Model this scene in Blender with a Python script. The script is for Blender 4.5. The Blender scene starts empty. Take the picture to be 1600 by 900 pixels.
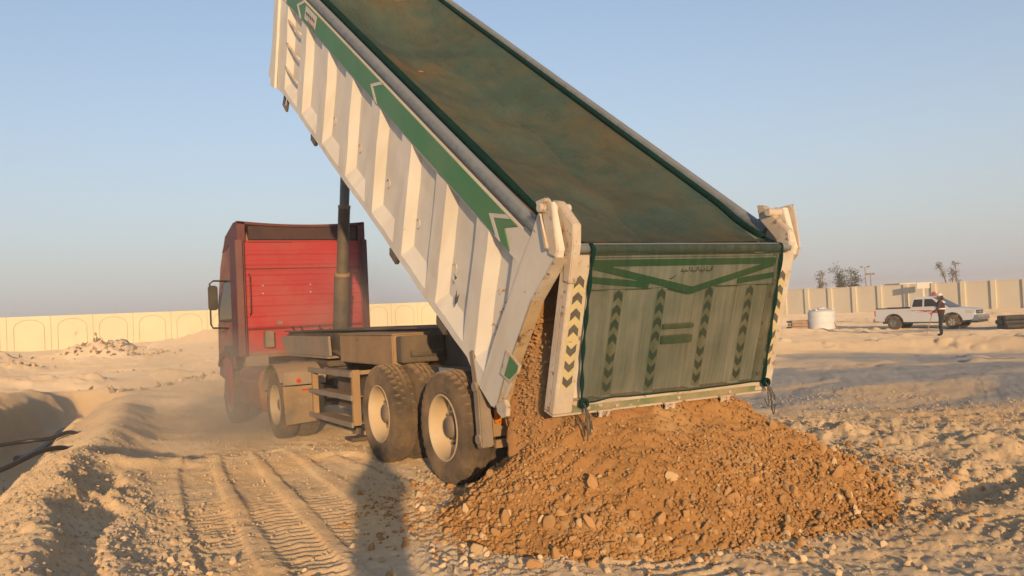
import bpy, bmesh, math, random
import numpy as np
from mathutils import Vector, Matrix

# ------------------------------------------------------------------ scene, camera, sky, sun
scene = bpy.context.scene
COL = scene.collection
random.seed(7)
rng = np.random.default_rng(11)

CAM = np.array([-4.8114, -7.6824, 1.6544])
YAW, PITCH, ROLL, FPX = 0.5212, 0.0234, 0.0463, 1374.15
fw = Vector((math.sin(YAW)*math.cos(PITCH), math.cos(YAW)*math.cos(PITCH), math.sin(PITCH)))
rt = Vector((math.cos(YAW), -math.sin(YAW), 0)); up = rt.cross(fw)
r2 = math.cos(ROLL)*rt - math.sin(ROLL)*up
u2 = math.sin(ROLL)*rt + math.cos(ROLL)*up
cam_d = bpy.data.cameras.new('camera'); cam = bpy.data.objects.new('camera', cam_d); COL.objects.link(cam)
cam.matrix_world = Matrix(((r2.x, u2.x, -fw.x, CAM[0]), (r2.y, u2.y, -fw.y, CAM[1]), (r2.z, u2.z, -fw.z, CAM[2]), (0, 0, 0, 1)))
cam_d.sensor_width = 36; cam_d.sensor_fit = 'HORIZONTAL'; cam_d.lens = FPX*36/1600
cam_d.clip_start = 0.05; cam_d.clip_end = 3000
scene.camera = cam

SUN_EL = math.radians(8.5)
SUN_AZ = math.radians(20.7)          # light travels towards (sin, cos) of this
world = bpy.data.worlds.new('World'); scene.world = world; world.use_nodes = True
wn = world.node_tree.nodes; wl = world.node_tree.links
bg = wn['Background']
sky = wn.new('ShaderNodeTexSky'); sky.sky_type = 'NISHITA'; sky.sun_disc = False
sky.sun_elevation = SUN_EL; sky.sun_rotation = SUN_AZ + math.pi
sky.air_density = .82; sky.dust_density = 1.0; sky.ozone_density = 1.5; sky.altitude = 0
# dusty air low over the desert: a grey veil that thins with height, the same all round
tcw = wn.new('ShaderNodeTexCoord'); sxyz = wn.new('ShaderNodeSeparateXYZ'); wl.new(tcw.outputs['Generated'], sxyz.inputs[0])
m1 = wn.new('ShaderNodeMath'); m1.operation = 'MAXIMUM'; wl.new(sxyz.outputs[2], m1.inputs[0]); m1.inputs[1].default_value = 0
m2 = wn.new('ShaderNodeMath'); m2.operation = 'MULTIPLY'; wl.new(m1.outputs[0], m2.inputs[0]); m2.inputs[1].default_value = -1/.27
m3 = wn.new('ShaderNodeMath'); m3.operation = 'EXPONENT'; wl.new(m2.outputs[0], m3.inputs[0])
veil = wn.new('ShaderNodeMix'); veil.data_type = 'RGBA'; wl.new(m3.outputs[0], veil.inputs[0]); wl.new(sky.outputs[0], veil.inputs[6]); veil.inputs[7].default_value = (2.50, 2.42, 2.50, 1)
wl.new(veil.outputs[2], bg.inputs[0]); bg.inputs[1].default_value = 0.15
sun_d = bpy.data.lights.new('sun', 'SUN'); sun = bpy.data.objects.new('sun', sun_d); COL.objects.link(sun)
ld = Vector((math.sin(SUN_AZ)*math.cos(SUN_EL), math.cos(SUN_AZ)*math.cos(SUN_EL), -math.sin(SUN_EL)))
sun.rotation_euler = ld.to_track_quat('-Z', 'Y').to_euler()
sun.location = (-20, -50, 12)
sun_d.energy = 3.35; sun_d.color = (1.0, 0.68, 0.36); sun_d.angle = math.radians(0.7)
scene.view_settings.view_transform = 'Standard'; scene.view_settings.look = 'None'
scene.view_settings.gamma = 1; scene.view_settings.exposure = 0.52
scene.view_settings.use_curve_mapping = False
scene.render.engine = 'CYCLES'
scene.cycles.use_denoising = True
scene.cycles.max_bounces = 6; scene.cycles.transparent_max_bounces = 16
scene.cycles.volume_bounces = 0; scene.cycles.volume_step_rate = 2

# ------------------------------------------------------------------ helpers
def tag(o, label=None, cat=None, group=None, kind=None):
    if label: o['label'] = label
    if cat: o['category'] = cat
    if group: o['group'] = group
    if kind: o['kind'] = kind
    return o
def wmat(o):
    m = o.matrix_basis.copy()
    return m if o.parent is None else wmat(o.parent) @ o.matrix_parent_inverse @ m
def dent(o, cuts, fn):
    bm = bmesh.new(); bm.from_mesh(o.data); bmesh.ops.subdivide_edges(bm, edges=bm.edges[:], cuts=cuts, use_grid_fill=True)
    for v in bm.verts: v.co += Vector(fn(v.co))
    bm.to_mesh(o.data); bm.free()
def setp(o, p):
    if p is not None:
        o.parent = p; o.matrix_parent_inverse = wmat(p).inverted()
def empty(name, loc, parent=None, rz=0):
    o = bpy.data.objects.new(name, None); COL.objects.link(o); o.location = loc; o.rotation_euler = (0, 0, rz)
    o.empty_display_size = 0.2
    setp(o, parent); return o
def thing(name, loc, label, cat, group=None, rz=0):
    return tag(empty(name, loc, None, rz), label, cat, group)
def mk(name, vf, mat, parent=None, smooth=False, bev=0.0, local=False):
    v, f = vf
    me = bpy.data.meshes.new(name); me.from_pydata([tuple(map(float, p)) for p in v], [], [tuple(q) for q in f]); me.update()
    bm = bmesh.new(); bm.from_mesh(me)
    bmesh.ops.recalc_face_normals(bm, faces=bm.faces)
    if bev: bmesh.ops.bevel(bm, geom=[e for e in bm.edges if len(e.link_faces) == 2 and e.calc_face_angle(0) > 0.5], offset=bev, segments=2, affect='EDGES', clamp_overlap=True)
    bm.to_mesh(me); bm.free()
    if smooth:
        me.polygons.foreach_set('use_smooth', [True]*len(me.polygons))
        if smooth == 'auto': me.set_sharp_from_angle(angle=math.radians(38))
    me.materials.append(M[mat] if isinstance(mat, str) else mat)
    o = bpy.data.objects.new(name, me); COL.objects.link(o)
    if local:
        if parent is not None: o.parent = parent
    else: setp(o, parent)
    return o
def inst(name, me, loc, rot=(0, 0, 0), sc=(1, 1, 1), parent=None):
    o = bpy.data.objects.new(name, me); COL.objects.link(o)
    o.location = loc; o.rotation_euler = rot; o.scale = sc; setp(o, parent); return o
def copy_tree(o, parent=None, col=COL):
    c = o.copy(); col.objects.link(c); c.parent = parent
    for ch in list(o.children): copy_tree(ch, c)
    return c
def J(*vfs):
    V, F = [], []
    for v, f in vfs:
        n = len(V); V += list(v); F += [tuple(i+n for i in q) for q in f]
    return V, F
def xf(vf, fn): return [fn(*p) for p in vf[0]], vf[1]
def box(lo, hi):
    x0, y0, z0 = lo; x1, y1, z1 = hi
    return [(x0,y0,z0),(x1,y0,z0),(x1,y1,z0),(x0,y1,z0),(x0,y0,z1),(x1,y0,z1),(x1,y1,z1),(x0,y1,z1)], \
           [(0,3,2,1),(4,5,6,7),(0,1,5,4),(1,2,6,5),(2,3,7,6),(3,0,4,7)]
def cbox(c, s): return box([c[i]-s[i]/2 for i in range(3)], [c[i]+s[i]/2 for i in range(3)])
def prism(poly, a, b, axis=0):
    n = len(poly)
    def P(q, w):
        l = list(q); l.insert(axis, w); return tuple(l)
    V = [P(q, a) for q in poly] + [P(q, b) for q in poly]
    F = [tuple(range(n)), tuple(range(2*n-1, n-1, -1))] + [(i, (i+1) % n, n+(i+1) % n, n+i) for i in range(n)]
    return V, F
def tube(pts, r, n=8, caps=True):
    pts = [Vector(p) for p in pts]; V, F = [], []
    rs = [float(q) for q in r] if isinstance(r, (list, tuple)) else [float(r)]*len(pts)
    prev = None
    for i, p in enumerate(pts):
        t = (pts[min(i+1, len(pts)-1)] - pts[max(i-1, 0)]).normalized()
        a = prev - t*prev.dot(t) if prev is not None else (Vector((0,0,1)).cross(t) if abs(t.z) < .95 else Vector((1,0,0)).cross(t))
        a.normalize(); prev = a; b = t.cross(a)
        V += [tuple(p + rs[i]*(math.cos(2*math.pi*k/n)*a + math.sin(2*math.pi*k/n)*b)) for k in range(n)]
    for i in range(len(pts)-1):
        F += [(i*n+k, i*n+(k+1) % n, (i+1)*n+(k+1) % n, (i+1)*n+k) for k in range(n)]
    if caps: F += [tuple(range(n))[::-1], tuple(range((len(pts)-1)*n, len(pts)*n))]
    return V, F
def lathe_x(prof, n=48, closed=False):          # profile of (x, r), turned about the X axis
    V = [(x, r*math.cos(2*math.pi*k/n), r*math.sin(2*math.pi*k/n)) for k in range(n) for x, r in prof]
    m = len(prof); F = []
    for k in range(n):
        for j in range(m if closed else m-1):
            a, b = k*m+j, k*m+(j+1) % m; c, d = ((k+1) % n)*m+(j+1) % m, ((k+1) % n)*m+j
            F.append((a, b, c, d))
    return V, F
def spline(pts, n=8):
    P = [np.array(p, float) for p in pts]; P = [2*P[0]-P[1]] + P + [2*P[-1]-P[-2]]; out = []
    for i in range(1, len(P)-2):
        for k in range(n):
            t = k/n; a, b, c, d = P[i-1:i+3]
            out.append(.5*(2*b+(c-a)*t+(2*a-5*b+4*c-d)*t*t+(3*b-a-3*c+d)*t**3))
    return [tuple(q) for q in out + [P[-2]]]

# numpy noise
def _h(ix, iy, s):
    n = (ix.astype(np.int64)*374761393 + iy.astype(np.int64)*668265263 + s*1442695041) & 0xffffffff
    n = ((n ^ (n >> 13))*1274126177) & 0xffffffff
    return ((n ^ (n >> 16)) & 0xffff)/65535.0
def vnoise(x, y, s=0):
    x = np.asarray(x, float); y = np.asarray(y, float)
    ix, iy = np.floor(x), np.floor(y); fx, fy = x-ix, y-iy
    fx = fx*fx*(3-2*fx); fy = fy*fy*(3-2*fy)
    a, b, c, d = _h(ix, iy, s), _h(ix+1, iy, s), _h(ix, iy+1, s), _h(ix+1, iy+1, s)
    return (a*(1-fx)+b*fx)*(1-fy) + (c*(1-fx)+d*fx)*fy - .5
def fbm(x, y, s=0, o=4, g=.5):
    t = 0; a = 1
    for i in range(o): t = t + a*vnoise(x*2**i, y*2**i, s+i*17); a *= g
    return t
def sstep(a, b, x):
    t = np.clip((x-a)/(b-a), 0, 1); return t*t*(3-2*t)
def pdist(x, y, pts):
    """distance to a polyline, arc length along it, signed side"""
    best = np.full(np.shape(x), 1e9); arc = np.zeros(np.shape(x)); side = np.zeros(np.shape(x)); L = 0
    for (x0, y0), (x1, y1) in zip(pts[:-1], pts[1:]):
        dx, dy = x1-x0, y1-y0; l = math.hypot(dx, dy)
        t = np.clip(((x-x0)*dx + (y-y0)*dy)/l**2, 0, 1)
        d = np.hypot(x-x0-t*dx, y-y0-t*dy); m = d < best
        best = np.where(m, d, best); arc = np.where(m, L+t*l, arc); side = np.where(m, np.sign(dx*(y-y0)-dy*(x-x0)), side); L += l
    return best, arc, side*best

# ------------------------------------------------------------------ materials
M = {}
def N(nt, t, **k):
    n = nt.nodes.new(t)
    for a, b in k.items(): setattr(n, a, b)
    return n
def mixc(nt, fac, a, b):
    n = N(nt, 'ShaderNodeMix', data_type='RGBA')
    for i, v in ((0, fac), (6, a), (7, b)):
        if hasattr(v, 'is_linked') or hasattr(v, 'links'): nt.links.new(v, n.inputs[i])
        else: n.inputs[i].default_value = v if i == 0 else (*v, 1)
    return n.outputs[2]
def noise(nt, vec, scale, detail=5, rough=.6):
    n = N(nt, 'ShaderNodeTexNoise'); n.inputs['Scale'].default_value = scale; n.inputs['Detail'].default_value = detail
    n.inputs['Roughness'].default_value = rough; nt.links.new(vec, n.inputs['Vector']); return n.outputs[0]
def ramp(nt, src, a, b):
    n = N(nt, 'ShaderNodeMapRange'); n.inputs[1].default_value = a; n.inputs[2].default_value = b
    nt.links.new(src, n.inputs[0]); return n.outputs[0]
def mul(nt, a, b):
    n = N(nt, 'ShaderNodeMath', operation='MULTIPLY')
    for i, v in ((0, a), (1, b)):
        if hasattr(v, 'links'): nt.links.new(v, n.inputs[i])
        else: n.inputs[i].default_value = v
    return n.outputs[0]
def pm(name, c1, c2=None, sc=4., rough=.7, metal=0., bump=0., bsc=40., dust=None, damt=.5, dsc=2., spots=None, ssc=6., sth=.66, random_tint=0, spec=.4, streak=None):
    m = bpy.data.materials.new(name); m.use_nodes = True; nt = m.node_tree; b = nt.nodes['Principled BSDF']
    tc = N(nt, 'ShaderNodeTexCoord').outputs['Object']
    col = mixc(nt, ramp(nt, noise(nt, tc, sc), .3, .7), c1, c2 or tuple(x*.8 for x in c1))
    if random_tint:
        r = N(nt, 'ShaderNodeObjectInfo').outputs['Random']
        hv = N(nt, 'ShaderNodeHueSaturation'); nt.links.new(col, hv.inputs['Color'])
        nt.links.new(ramp2(nt, r, 1-random_tint, 1+random_tint), hv.inputs['Value']); col = hv.outputs[0]
    if streak:          # runs of rust and dirt down the sheet, which is tilted with the body
        mp = N(nt, 'ShaderNodeMapping'); mp.inputs['Rotation'].default_value = (-.5885, 0, 0); nt.links.new(tc, mp.inputs[0])
        m2_ = N(nt, 'ShaderNodeMapping'); m2_.inputs['Scale'].default_value = (1, 7, .7); nt.links.new(mp.outputs[0], m2_.inputs[0])
        col = mixc(nt, mul(nt, ramp(nt, noise(nt, m2_.outputs[0], 1.0, 3, .5), .52, .75), .22), col, streak)
    if spots:
        col = mixc(nt, ramp(nt, noise(nt, tc, ssc, 8, .7), sth, sth+.05), col, spots)
    if dust:
        g = N(nt, 'ShaderNodeNewGeometry'); sx = N(nt, 'ShaderNodeSeparateXYZ'); nt.links.new(g.outputs['Normal'], sx.inputs[0])
        f = mul(nt, ramp(nt, noise(nt, tc, dsc, 6, .65), .32, .72), damt)
        a = N(nt, 'ShaderNodeMath', operation='MAXIMUM'); nt.links.new(f, a.inputs[0]); nt.links.new(mul(nt, ramp(nt, sx.outputs[2], .35, .95), min(1, damt*1.5)), a.inputs[1])
        col = mixc(nt, a.outputs[0], col, dust)
    nt.links.new(col, b.inputs['Base Color'])
    b.inputs['Roughness'].default_value = rough; b.inputs['Metallic'].default_value = metal
    b.inputs['Specular IOR Level'].default_value = spec
    if rough >= .9: b.inputs['Diffuse Roughness'].default_value = 1.0
    if bump:
        bn = N(nt, 'ShaderNodeBump'); bn.inputs['Strength'].default_value = bump; bn.inputs['Distance'].default_value = .02
        nt.links.new(noise(nt, tc, bsc, 6, .7), bn.inputs['Height']); nt.links.new(bn.outputs[0], b.inputs['Normal'])
    M[name] = m; return m
def ramp2(nt, src, lo, hi):
    n = N(nt, 'ShaderNodeMapRange'); n.inputs[3].default_value = lo; n.inputs[4].default_value = hi
    nt.links.new(src, n.inputs[0]); return n.outputs[0]
DUST = (.42, .27, .15)
pm('white_paint', (.74, .69, .61), (.65, .59, .51), 1.3, .55, bump=.08, bsc=9, dust=(.52, .42, .31), damt=.35, dsc=1.1, spots=(.22, .11, .05), ssc=7.5, sth=.675, streak=(.42, .30, .19))
pm('white_worn', (.66, .60, .52), (.5, .42, .33), 5, .6, bump=.12, bsc=30, dust=(.45, .30, .17), damt=.5, dsc=3, spots=(.2, .09, .04), ssc=11, sth=.575)
pm('green_paint', (.045, .20, .055), (.055, .17, .06), 2, .5, dust=(.22, .24, .14), damt=.3, dsc=1.6, spots=(.3, .3, .24), ssc=14, sth=.70)
pm('white_dirty', (.40, .28, .16), (.5, .38, .25), 6, .8, bump=.2, spots=(.16, .08, .04), ssc=9, sth=.58)
pm('green_worn', (.10, .17, .08), (.16, .2, .1), 5, .7, bump=.15, dust=(.42, .31, .18), damt=.75, dsc=5, spots=(.5, .45, .36), ssc=12, sth=.62)
pm('rust', (.30, .11, .04), (.20, .08, .04), 3, .85, bump=.3, bsc=25, dust=(.36, .2, .1), damt=.6)
pm('floor_steel', (.10, .08, .065), (.06, .055, .05), 3, .8, bump=.1, dust=DUST, damt=.35)
pm('galvanised', (.17, .19, .20), (.11, .13, .14), 8, .55, .15, dust=(.38, .36, .32), damt=.38, dsc=14, bump=.1)
pm('red_paint', (.40, .019, .025), (.35, .024, .03), 1.5, .5, dust=(.36, .14, .11), damt=.5, dsc=.8, bump=.04, bsc=5)
pm('maroon', (.085, .02, .024), (.12, .03, .03), 2, .6, dust=(.22, .11, .08), damt=.3, dsc=2.5)
pm('faded_maroon', (.20, .05, .045), (.26, .10, .07), 2, .65, dust=(.40, .23, .14), damt=.75, dsc=2)
pm('black_plastic', (.022, .022, .022), (.035, .033, .03), 6, .5, dust=(.18, .13, .09), damt=.3)
pm('recess_shade', (.05, .03, .03), (.08, .04, .035), 3, .8)  # dark colour painted as the shade inside the roof deflector
pm('chassis', (.055, .055, .05), (.08, .07, .06), 3, .65, dust=(.30, .20, .12), damt=.55, dsc=1.6, bump=.1)
pm('dusty_steel', (.34, .21, .11), (.27, .17, .09), 3, .85, bump=.2, bsc=30, dust=(.45, .29, .15), damt=.6, spots=(.10, .07, .05), ssc=5, sth=.62)
pm('dusty_grey', (.27, .23, .19), (.2, .16, .12), 5, .75, bump=.15, dust=DUST, damt=.6)
pm('tyre_rubber', (.058, .048, .04), (.085, .066, .05), 5, .9, bump=.25, bsc=60, dust=(.27, .18, .105), damt=.55, dsc=2.6, spec=.2)
pm('rim_cream', (.56, .44, .29), (.5, .38, .24), 4, .75, bump=.08, dust=(.5, .36, .21), damt=.6, dsc=4)
pm('hub_grey', (.13, .115, .10), (.2, .16, .12), 6, .7, dust=DUST, damt=.5)
pm('flap', (.22, .165, .11), (.33, .23, .13), 3, .9, bump=.1, dust=(.45, .29, .15), damt=.7, dsc=3)
pm('yellow_sticker', (.58, .47, .22), (.52, .43, .25), 12, .6, spots=(.45, .38, .28), ssc=25, sth=.58)
pm('faded_sticker', (.52, .44, .28), (.45, .38, .26), 12, .7)
pm('black_sticker', (.085, .08, .07), (.14, .12, .10), 12, .6, spots=(.3, .25, .18), ssc=30, sth=.66)
pm('lamp_orange', (.75, .22, .02), None, 9, .3); pm('lamp_red', (.5, .02, .02), None, 9, .3)
pm('plate_yellow', (.75, .5, .03), None, 9, .5); pm('bright_red', (.6, .03, .02), None, 9, .6)
pm('sign_white', (.62, .56, .5), None, 9, .6); pm('ink', (.06, .05, .05), None, 9, .7); pm('ink_red', (.55, .2, .18), None, 9, .7)
pm('ink_pale', (.40, .30, .19), None, 9, .8)
pm('glass_dark', (.018, .018, .02), None, 5, .25, dust=(.14, .11, .09), damt=.3, spec=.25)
pm('hose_black', (.016, .016, .018), (.03, .028, .026), 4, .45, dust=(.2, .15, .10), damt=.10, dsc=3)
pm('hose_grey', (.11, .11, .115), (.15, .14, .135), 4, .6, dust=(.25, .19, .13), damt=.15)
pm('rope', (.05, .055, .055), (.09, .09, .08), 20, .9)
pm('rock', (.40, .22, .088), (.48, .28, .13), 9, .95, bump=.5, bsc=22, random_tint=.28, dust=(.46, .27, .12), damt=.6, dsc=6, spec=.1)
pm('rock_pale', (.62, .47, .29), (.52, .36, .2), 9, .95, bump=.5, bsc=22, random_tint=.2, dust=(.46, .26, .12), damt=.3, dsc=6, spec=.1)
pm('ground_stone', (.56, .40, .24), (.64, .49, .33), 9, .95, bump=.5, bsc=22, random_tint=.25, spec=.1)
pm('soil_load', (.40, .215, .09), (.31, .165, .07), 6, .95, bump=1.0, bsc=20, spec=.1)
pm('wall_cream', (.80, .70, .46), (.76, .66, .43), .4, .8, bump=.03, dust=(.64, .52, .33), damt=.45, dsc=.16, spots=(.55, .45, .3), ssc=.5, sth=.64)
pm('wall_beige', (.64, .57, .45), (.60, .53, .415), .5, .85, dust=(.52, .43, .31), damt=.5, dsc=.2)
pm('post_cream', (.66, .57, .42), (.6, .52, .38), .6, .85)
pm('groove', (.42, .36, .24), None, 2, .9)
pm('car_white', (.58, .58, .60), (.52, .52, .55), .8, .35, dust=(.5, .42, .33), damt=.3, dsc=1.2, spec=.5)
pm('chrome', (.6, .6, .6), None, 3, .25, .9)
pm('lamp_glass', (.7, .7, .68), None, 3, .15, .3)
pm('tank_white', (.68, .68, .68), (.62, .61, .6), 1, .6, dust=(.5, .42, .33), damt=.3)
pm('wood', (.26, .16, .10), (.32, .2, .13), 3, .85, dust=(.42, .30, .19), damt=.5)
pm('cloth_dark', (.022, .025, .032), (.03, .03, .035), 6, .95); pm('vest', (.085, .026, .022), (.06, .026, .024), 5, .9)
pm('shirt', (.05, .045, .05), (.08, .06, .06), 5, .95); pm('reflective', (.75, .74, .7), None, 5, .5)
pm('skin', (.32, .17, .11), (.28, .15, .1), 5, .7); pm('scarf', (.42, .08, .07), (.3, .1, .09), 8, .95); pm('helmet', (.7, .7, .68), None, 4, .4)
pm('hair', (.02, .016, .014), None, 4, .9)
pm('bark', (.16, .12, .09), (.22, .17, .13), 3, .95); pm('leaf', (.07, .085, .05), (.10, .10, .06), 1.5, .8, random_tint=.2)
pm('leaf_dry', (.16, .13, .09), (.2, .15, .1), 1.5, .9)
pm('debris', (.20, .14, .09), (.36, .25, .16), 2, .95, random_tint=.35, dust=(.5, .36, .22), damt=.5)

def attr_ground(name, a, b, grey, orange, pale, bump=.35):
    """soil coloured by what it is: vertex attribute r = grey fines, g = orange fill, b = pale dust"""
    m = bpy.data.materials.new(name); m.use_nodes = True; nt = m.node_tree; bs = nt.nodes['Principled BSDF']
    tc = N(nt, 'ShaderNodeTexCoord').outputs['Object']
    at = N(nt, 'ShaderNodeAttribute', attribute_name='soil'); sp = N(nt, 'ShaderNodeSeparateColor'); nt.links.new(at.outputs['Color'], sp.inputs[0])
    col = mixc(nt, ramp(nt, noise(nt, tc, .9, 8, .65), .32, .68), a, b)
    col = mixc(nt, mul(nt, ramp(nt, noise(nt, tc, 16, 4, .7), .45, .75), .5), col, tuple(x*.72 for x in a))
    vo = N(nt, 'ShaderNodeTexVoronoi'); vo.inputs['Scale'].default_value = 26; nt.links.new(tc, vo.inputs['Vector'])
    col = mixc(nt, mul(nt, ramp(nt, vo.outputs['Distance'], .28, .12), mul(nt, ramp(nt, noise(nt, tc, 3.1, 3), .5, .62), .45)), col, pale)
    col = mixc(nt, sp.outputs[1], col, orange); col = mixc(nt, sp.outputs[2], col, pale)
    col = mixc(nt, mul(nt, sp.outputs[0], ramp2(nt, noise(nt, tc, .5, 6), .8, 1.05)), col, grey)
    nt.links.new(col, bs.inputs['Base Color']); bs.inputs['Roughness'].default_value = .95; bs.inputs['Specular IOR Level'].default_value = .1; bs.inputs['Diffuse Roughness'].default_value = 1.0
    bn = N(nt, 'ShaderNodeBump'); bn.inputs['Strength'].default_value = bump; bn.inputs['Distance'].default_value = .03
    nt.links.new(noise(nt, tc, 30, 8, .75), bn.inputs['Height']); nt.links.new(bn.outputs[0], bs.inputs['Normal'])
    M[name] = m
attr_ground('ground', (.57, .40, .228), (.64, .47, .285), (.235, .245, .255), (.62, .39, .185), (.66, .52, .36), .6)
attr_ground('heap_soil', (.40, .208, .075), (.46, .248, .096), (.40, .30, .19), (.42, .212, .075), (.56, .37, .185), .9)

def netmat(name, c1, c2, alpha, soil=None):
    m = bpy.data.materials.new(name); m.use_nodes = True; nt = m.node_tree
    for n in list(nt.nodes): nt.nodes.remove(n)
    out = N(nt, 'ShaderNodeOutputMaterial'); mx = N(nt, 'ShaderNodeMixShader'); tr = N(nt, 'ShaderNodeBsdfTransparent')
    df = N(nt, 'ShaderNodeBsdfDiffuse'); tl = N(nt, 'ShaderNodeBsdfTranslucent'); m2 = N(nt, 'ShaderNodeMixShader'); m2.inputs[0].default_value = .3
    tc = N(nt, 'ShaderNodeTexCoord').outputs['Object']
    col = mixc(nt, ramp(nt, noise(nt, tc, 2.5, 6, .6), .3, .7), c1, c2)
    if soil: col = mixc(nt, mul(nt, ramp(nt, noise(nt, tc, .62, 7, .68), .44, .68), .75), col, soil)
    nt.links.new(col, df.inputs[0]); nt.links.new(col, tl.inputs[0])
    nt.links.new(df.outputs[0], m2.inputs[1]); nt.links.new(tl.outputs[0], m2.inputs[2])
    # the weave: fine threads, closer together and further apart
    mp = N(nt, 'ShaderNodeMapping'); mp.inputs['Scale'].default_value = (7, .6, .6) if name == 'net' else (3, 1, 1); nt.links.new(tc, mp.inputs[0])
    sp_ = N(nt, 'ShaderNodeMath', operation='ADD'); nt.links.new(mul(nt, noise(nt, mp.outputs[0], 2.2, 5, .65), .7), sp_.inputs[0]); nt.links.new(mul(nt, noise(nt, tc, 3, 6, .7), .3), sp_.inputs[1])
    n_ = N(nt, 'ShaderNodeMapRange'); n_.inputs[1].default_value = .3; n_.inputs[2].default_value = .7; n_.inputs[3].default_value = alpha-.16; n_.inputs[4].default_value = alpha+.16; nt.links.new(sp_.outputs[0], n_.inputs[0])
    wv = n_.outputs[0]
    nt.links.new(wv, mx.inputs[0]); nt.links.new(tr.outputs[0], mx.inputs[1]); nt.links.new(m2.outputs[0], mx.inputs[2]); nt.links.new(mx.outputs[0], out.inputs[0])
    M[name] = m
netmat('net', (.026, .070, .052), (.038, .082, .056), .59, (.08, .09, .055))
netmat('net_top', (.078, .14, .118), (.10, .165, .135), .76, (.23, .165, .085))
netmat('net_hem', (.010, .042, .036), (.016, .055, .045), .96)

# ------------------------------------------------------------------ terrain
RIDGE = [(-5.0, -5.0), (-4.95, -2.3), (-4.72, -.2), (-4.35, 2.6), (-3.95, 5.2), (-3.45, 7.4), (-3.1, 10), (-2.6, 14), (-1.9, 18)]
TRENCH = [(-6.2, -5), (-5.9, 0), (-5.5, 4), (-5.05, 8), (-4.45, 13), (-3.4, 17.8), (-2.7, 19.6)]
RUT = [(-4.65, -4), (-4.46, -1.04), (-4.22, 1.17), (-3.9, 3.4)]
RUT2 = [(-4.95, -4), (-4.75, -1.6), (-4.55, .3)]
TRACKS = [([(-3.75, -4), (-3.6, -1.7), (-3.35, .4), (-3.02, 2.8), (-2.6, 4.6)], .17),
          ([(-3.35, -4.2), (-3.11, -2.1), (-2.89, 0), (-2.63, 2.25), (-2.3, 4.2)], .17),
          ([(-3.0, -4.6), (-2.62, -1.9), (-2.42, -.3), (-2.2, 1.7), (-1.95, 3.8)], .17),
          ([(-2.6, -4.9), (-2.1, -2.6), (-1.85, -1.2), (-1.62, .4), (-1.5, 2.4)], .30),
          ([(-1.2, -5.6), (-1.15, -3.6), (-1.1, -1.2), (-1.1, .6), (-1.1, 5.5)], .30),
          ([(1.1, -6), (1.1, -1.2), (1.1, .6), (1.1, 5.5)], .30),
          ([(1.8, -3.4), (2.9, -2.9), (4.4, -2.7), (6, -2.9)], .24),
          ([(.2, -5.2), (1.5, -4.3), (3, -3.9), (5, -4.0)], .24)]
CROSS = [(-3.4, 3.3), (-3.0, 3.58), (-2.07, 3.96), (-1.5, 4.0)]
BERM = [(1.9, 2.6), (3.0, 1.45), (3.45, .6), (3.55, -.2), (3.62, -1.2), (4.0, -2.1), (5.0, -3.0), (6.5, -4.2)]
BERM2 = [(16, 19), (21.5, 14.6), (24.0, 11.2), (24.3, 7.6), (24.5, 3)]
CLODS = [(2.4, -.6), (2.9, -1.6), (3.2, -2.6)]
A_, B_ = (-.35, -1.42), (.68, -1.55)
def heap_h(x, y):
    x = np.asarray(x, float); y = np.asarray(y, float)
    d, _, _ = pdist(x, y, [A_, B_])
    d = d*(1 + .10*vnoise(x*.9+3, y*.9, 91)) + .16*fbm(x*1.6, y*1.6, 92, 3)
    px_ = np.clip(x, A_[0], B_[0]); py_ = A_[1]+(px_-A_[0])*(B_[1]-A_[1])/(B_[0]-A_[0]); q = np.hypot(x-px_, y-py_)+1e-6
    run = 1.38 + .55*np.clip(((x-px_)*-.45+(y-py_)*-.89)/q, 0, 1) - .12*np.clip((y-py_)/q, 0, 1)
    h = .96*np.clip(1-d/run, 0, 1)**1.02
    return h
def clods(x, y, cell, seed, lo=.15, hi=.5):
    """half-buried lumps: tallest of nearby spheres"""
    ix, iy = np.floor(x/cell), np.floor(y/cell); h = np.zeros(np.shape(x))
    for a in (-1, 0, 1):
        for b in (-1, 0, 1):
            jx, jy = ix+a, iy+b
            cx_ = (jx+.5+.8*(_h(jx, jy, seed)-.5))*cell; cy_ = (jy+.5+.8*(_h(jx, jy, seed+1)-.5))*cell
            r = cell*(lo+(hi-lo)*_h(jx, jy, seed+2)**2); d2 = (x-cx_)**2*(.7+.6*_h(jx, jy, seed+3))+(y-cy_)**2
            h = np.maximum(h, np.sqrt(np.maximum(0, r*r-d2)))
    return h
def stone_dens(x, y):
    d = np.hypot(x-CAM[0], y-CAM[1])
    t = np.full(x.shape, .22) + .45*sstep(-4.1, -4.5, x)*sstep(9, 4, y) + .55*sstep(-3.5, -4.0, x)*sstep(-4.7, -4.3, x)*sstep(5, 3, y) + .5*np.exp(-((x+3.85)/.3)**2)*sstep(4, 2, y)
    t = t + .22*sstep(1.4, 2.4, x)*sstep(1.5, .2, y) + .35*sstep(-2.6, -3.6, y)*sstep(-1.5, 0, x)
    hd, _, _ = pdist(x, y, [A_, B_]); t = t + .6*sstep(2.5, 1.8, hd)
    return np.clip(t*(.5+sstep(-.2, .35, fbm(x*.8, y*.8, 70, 3))), 0, 1)*np.clip(9/d, 0, 1)
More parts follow.
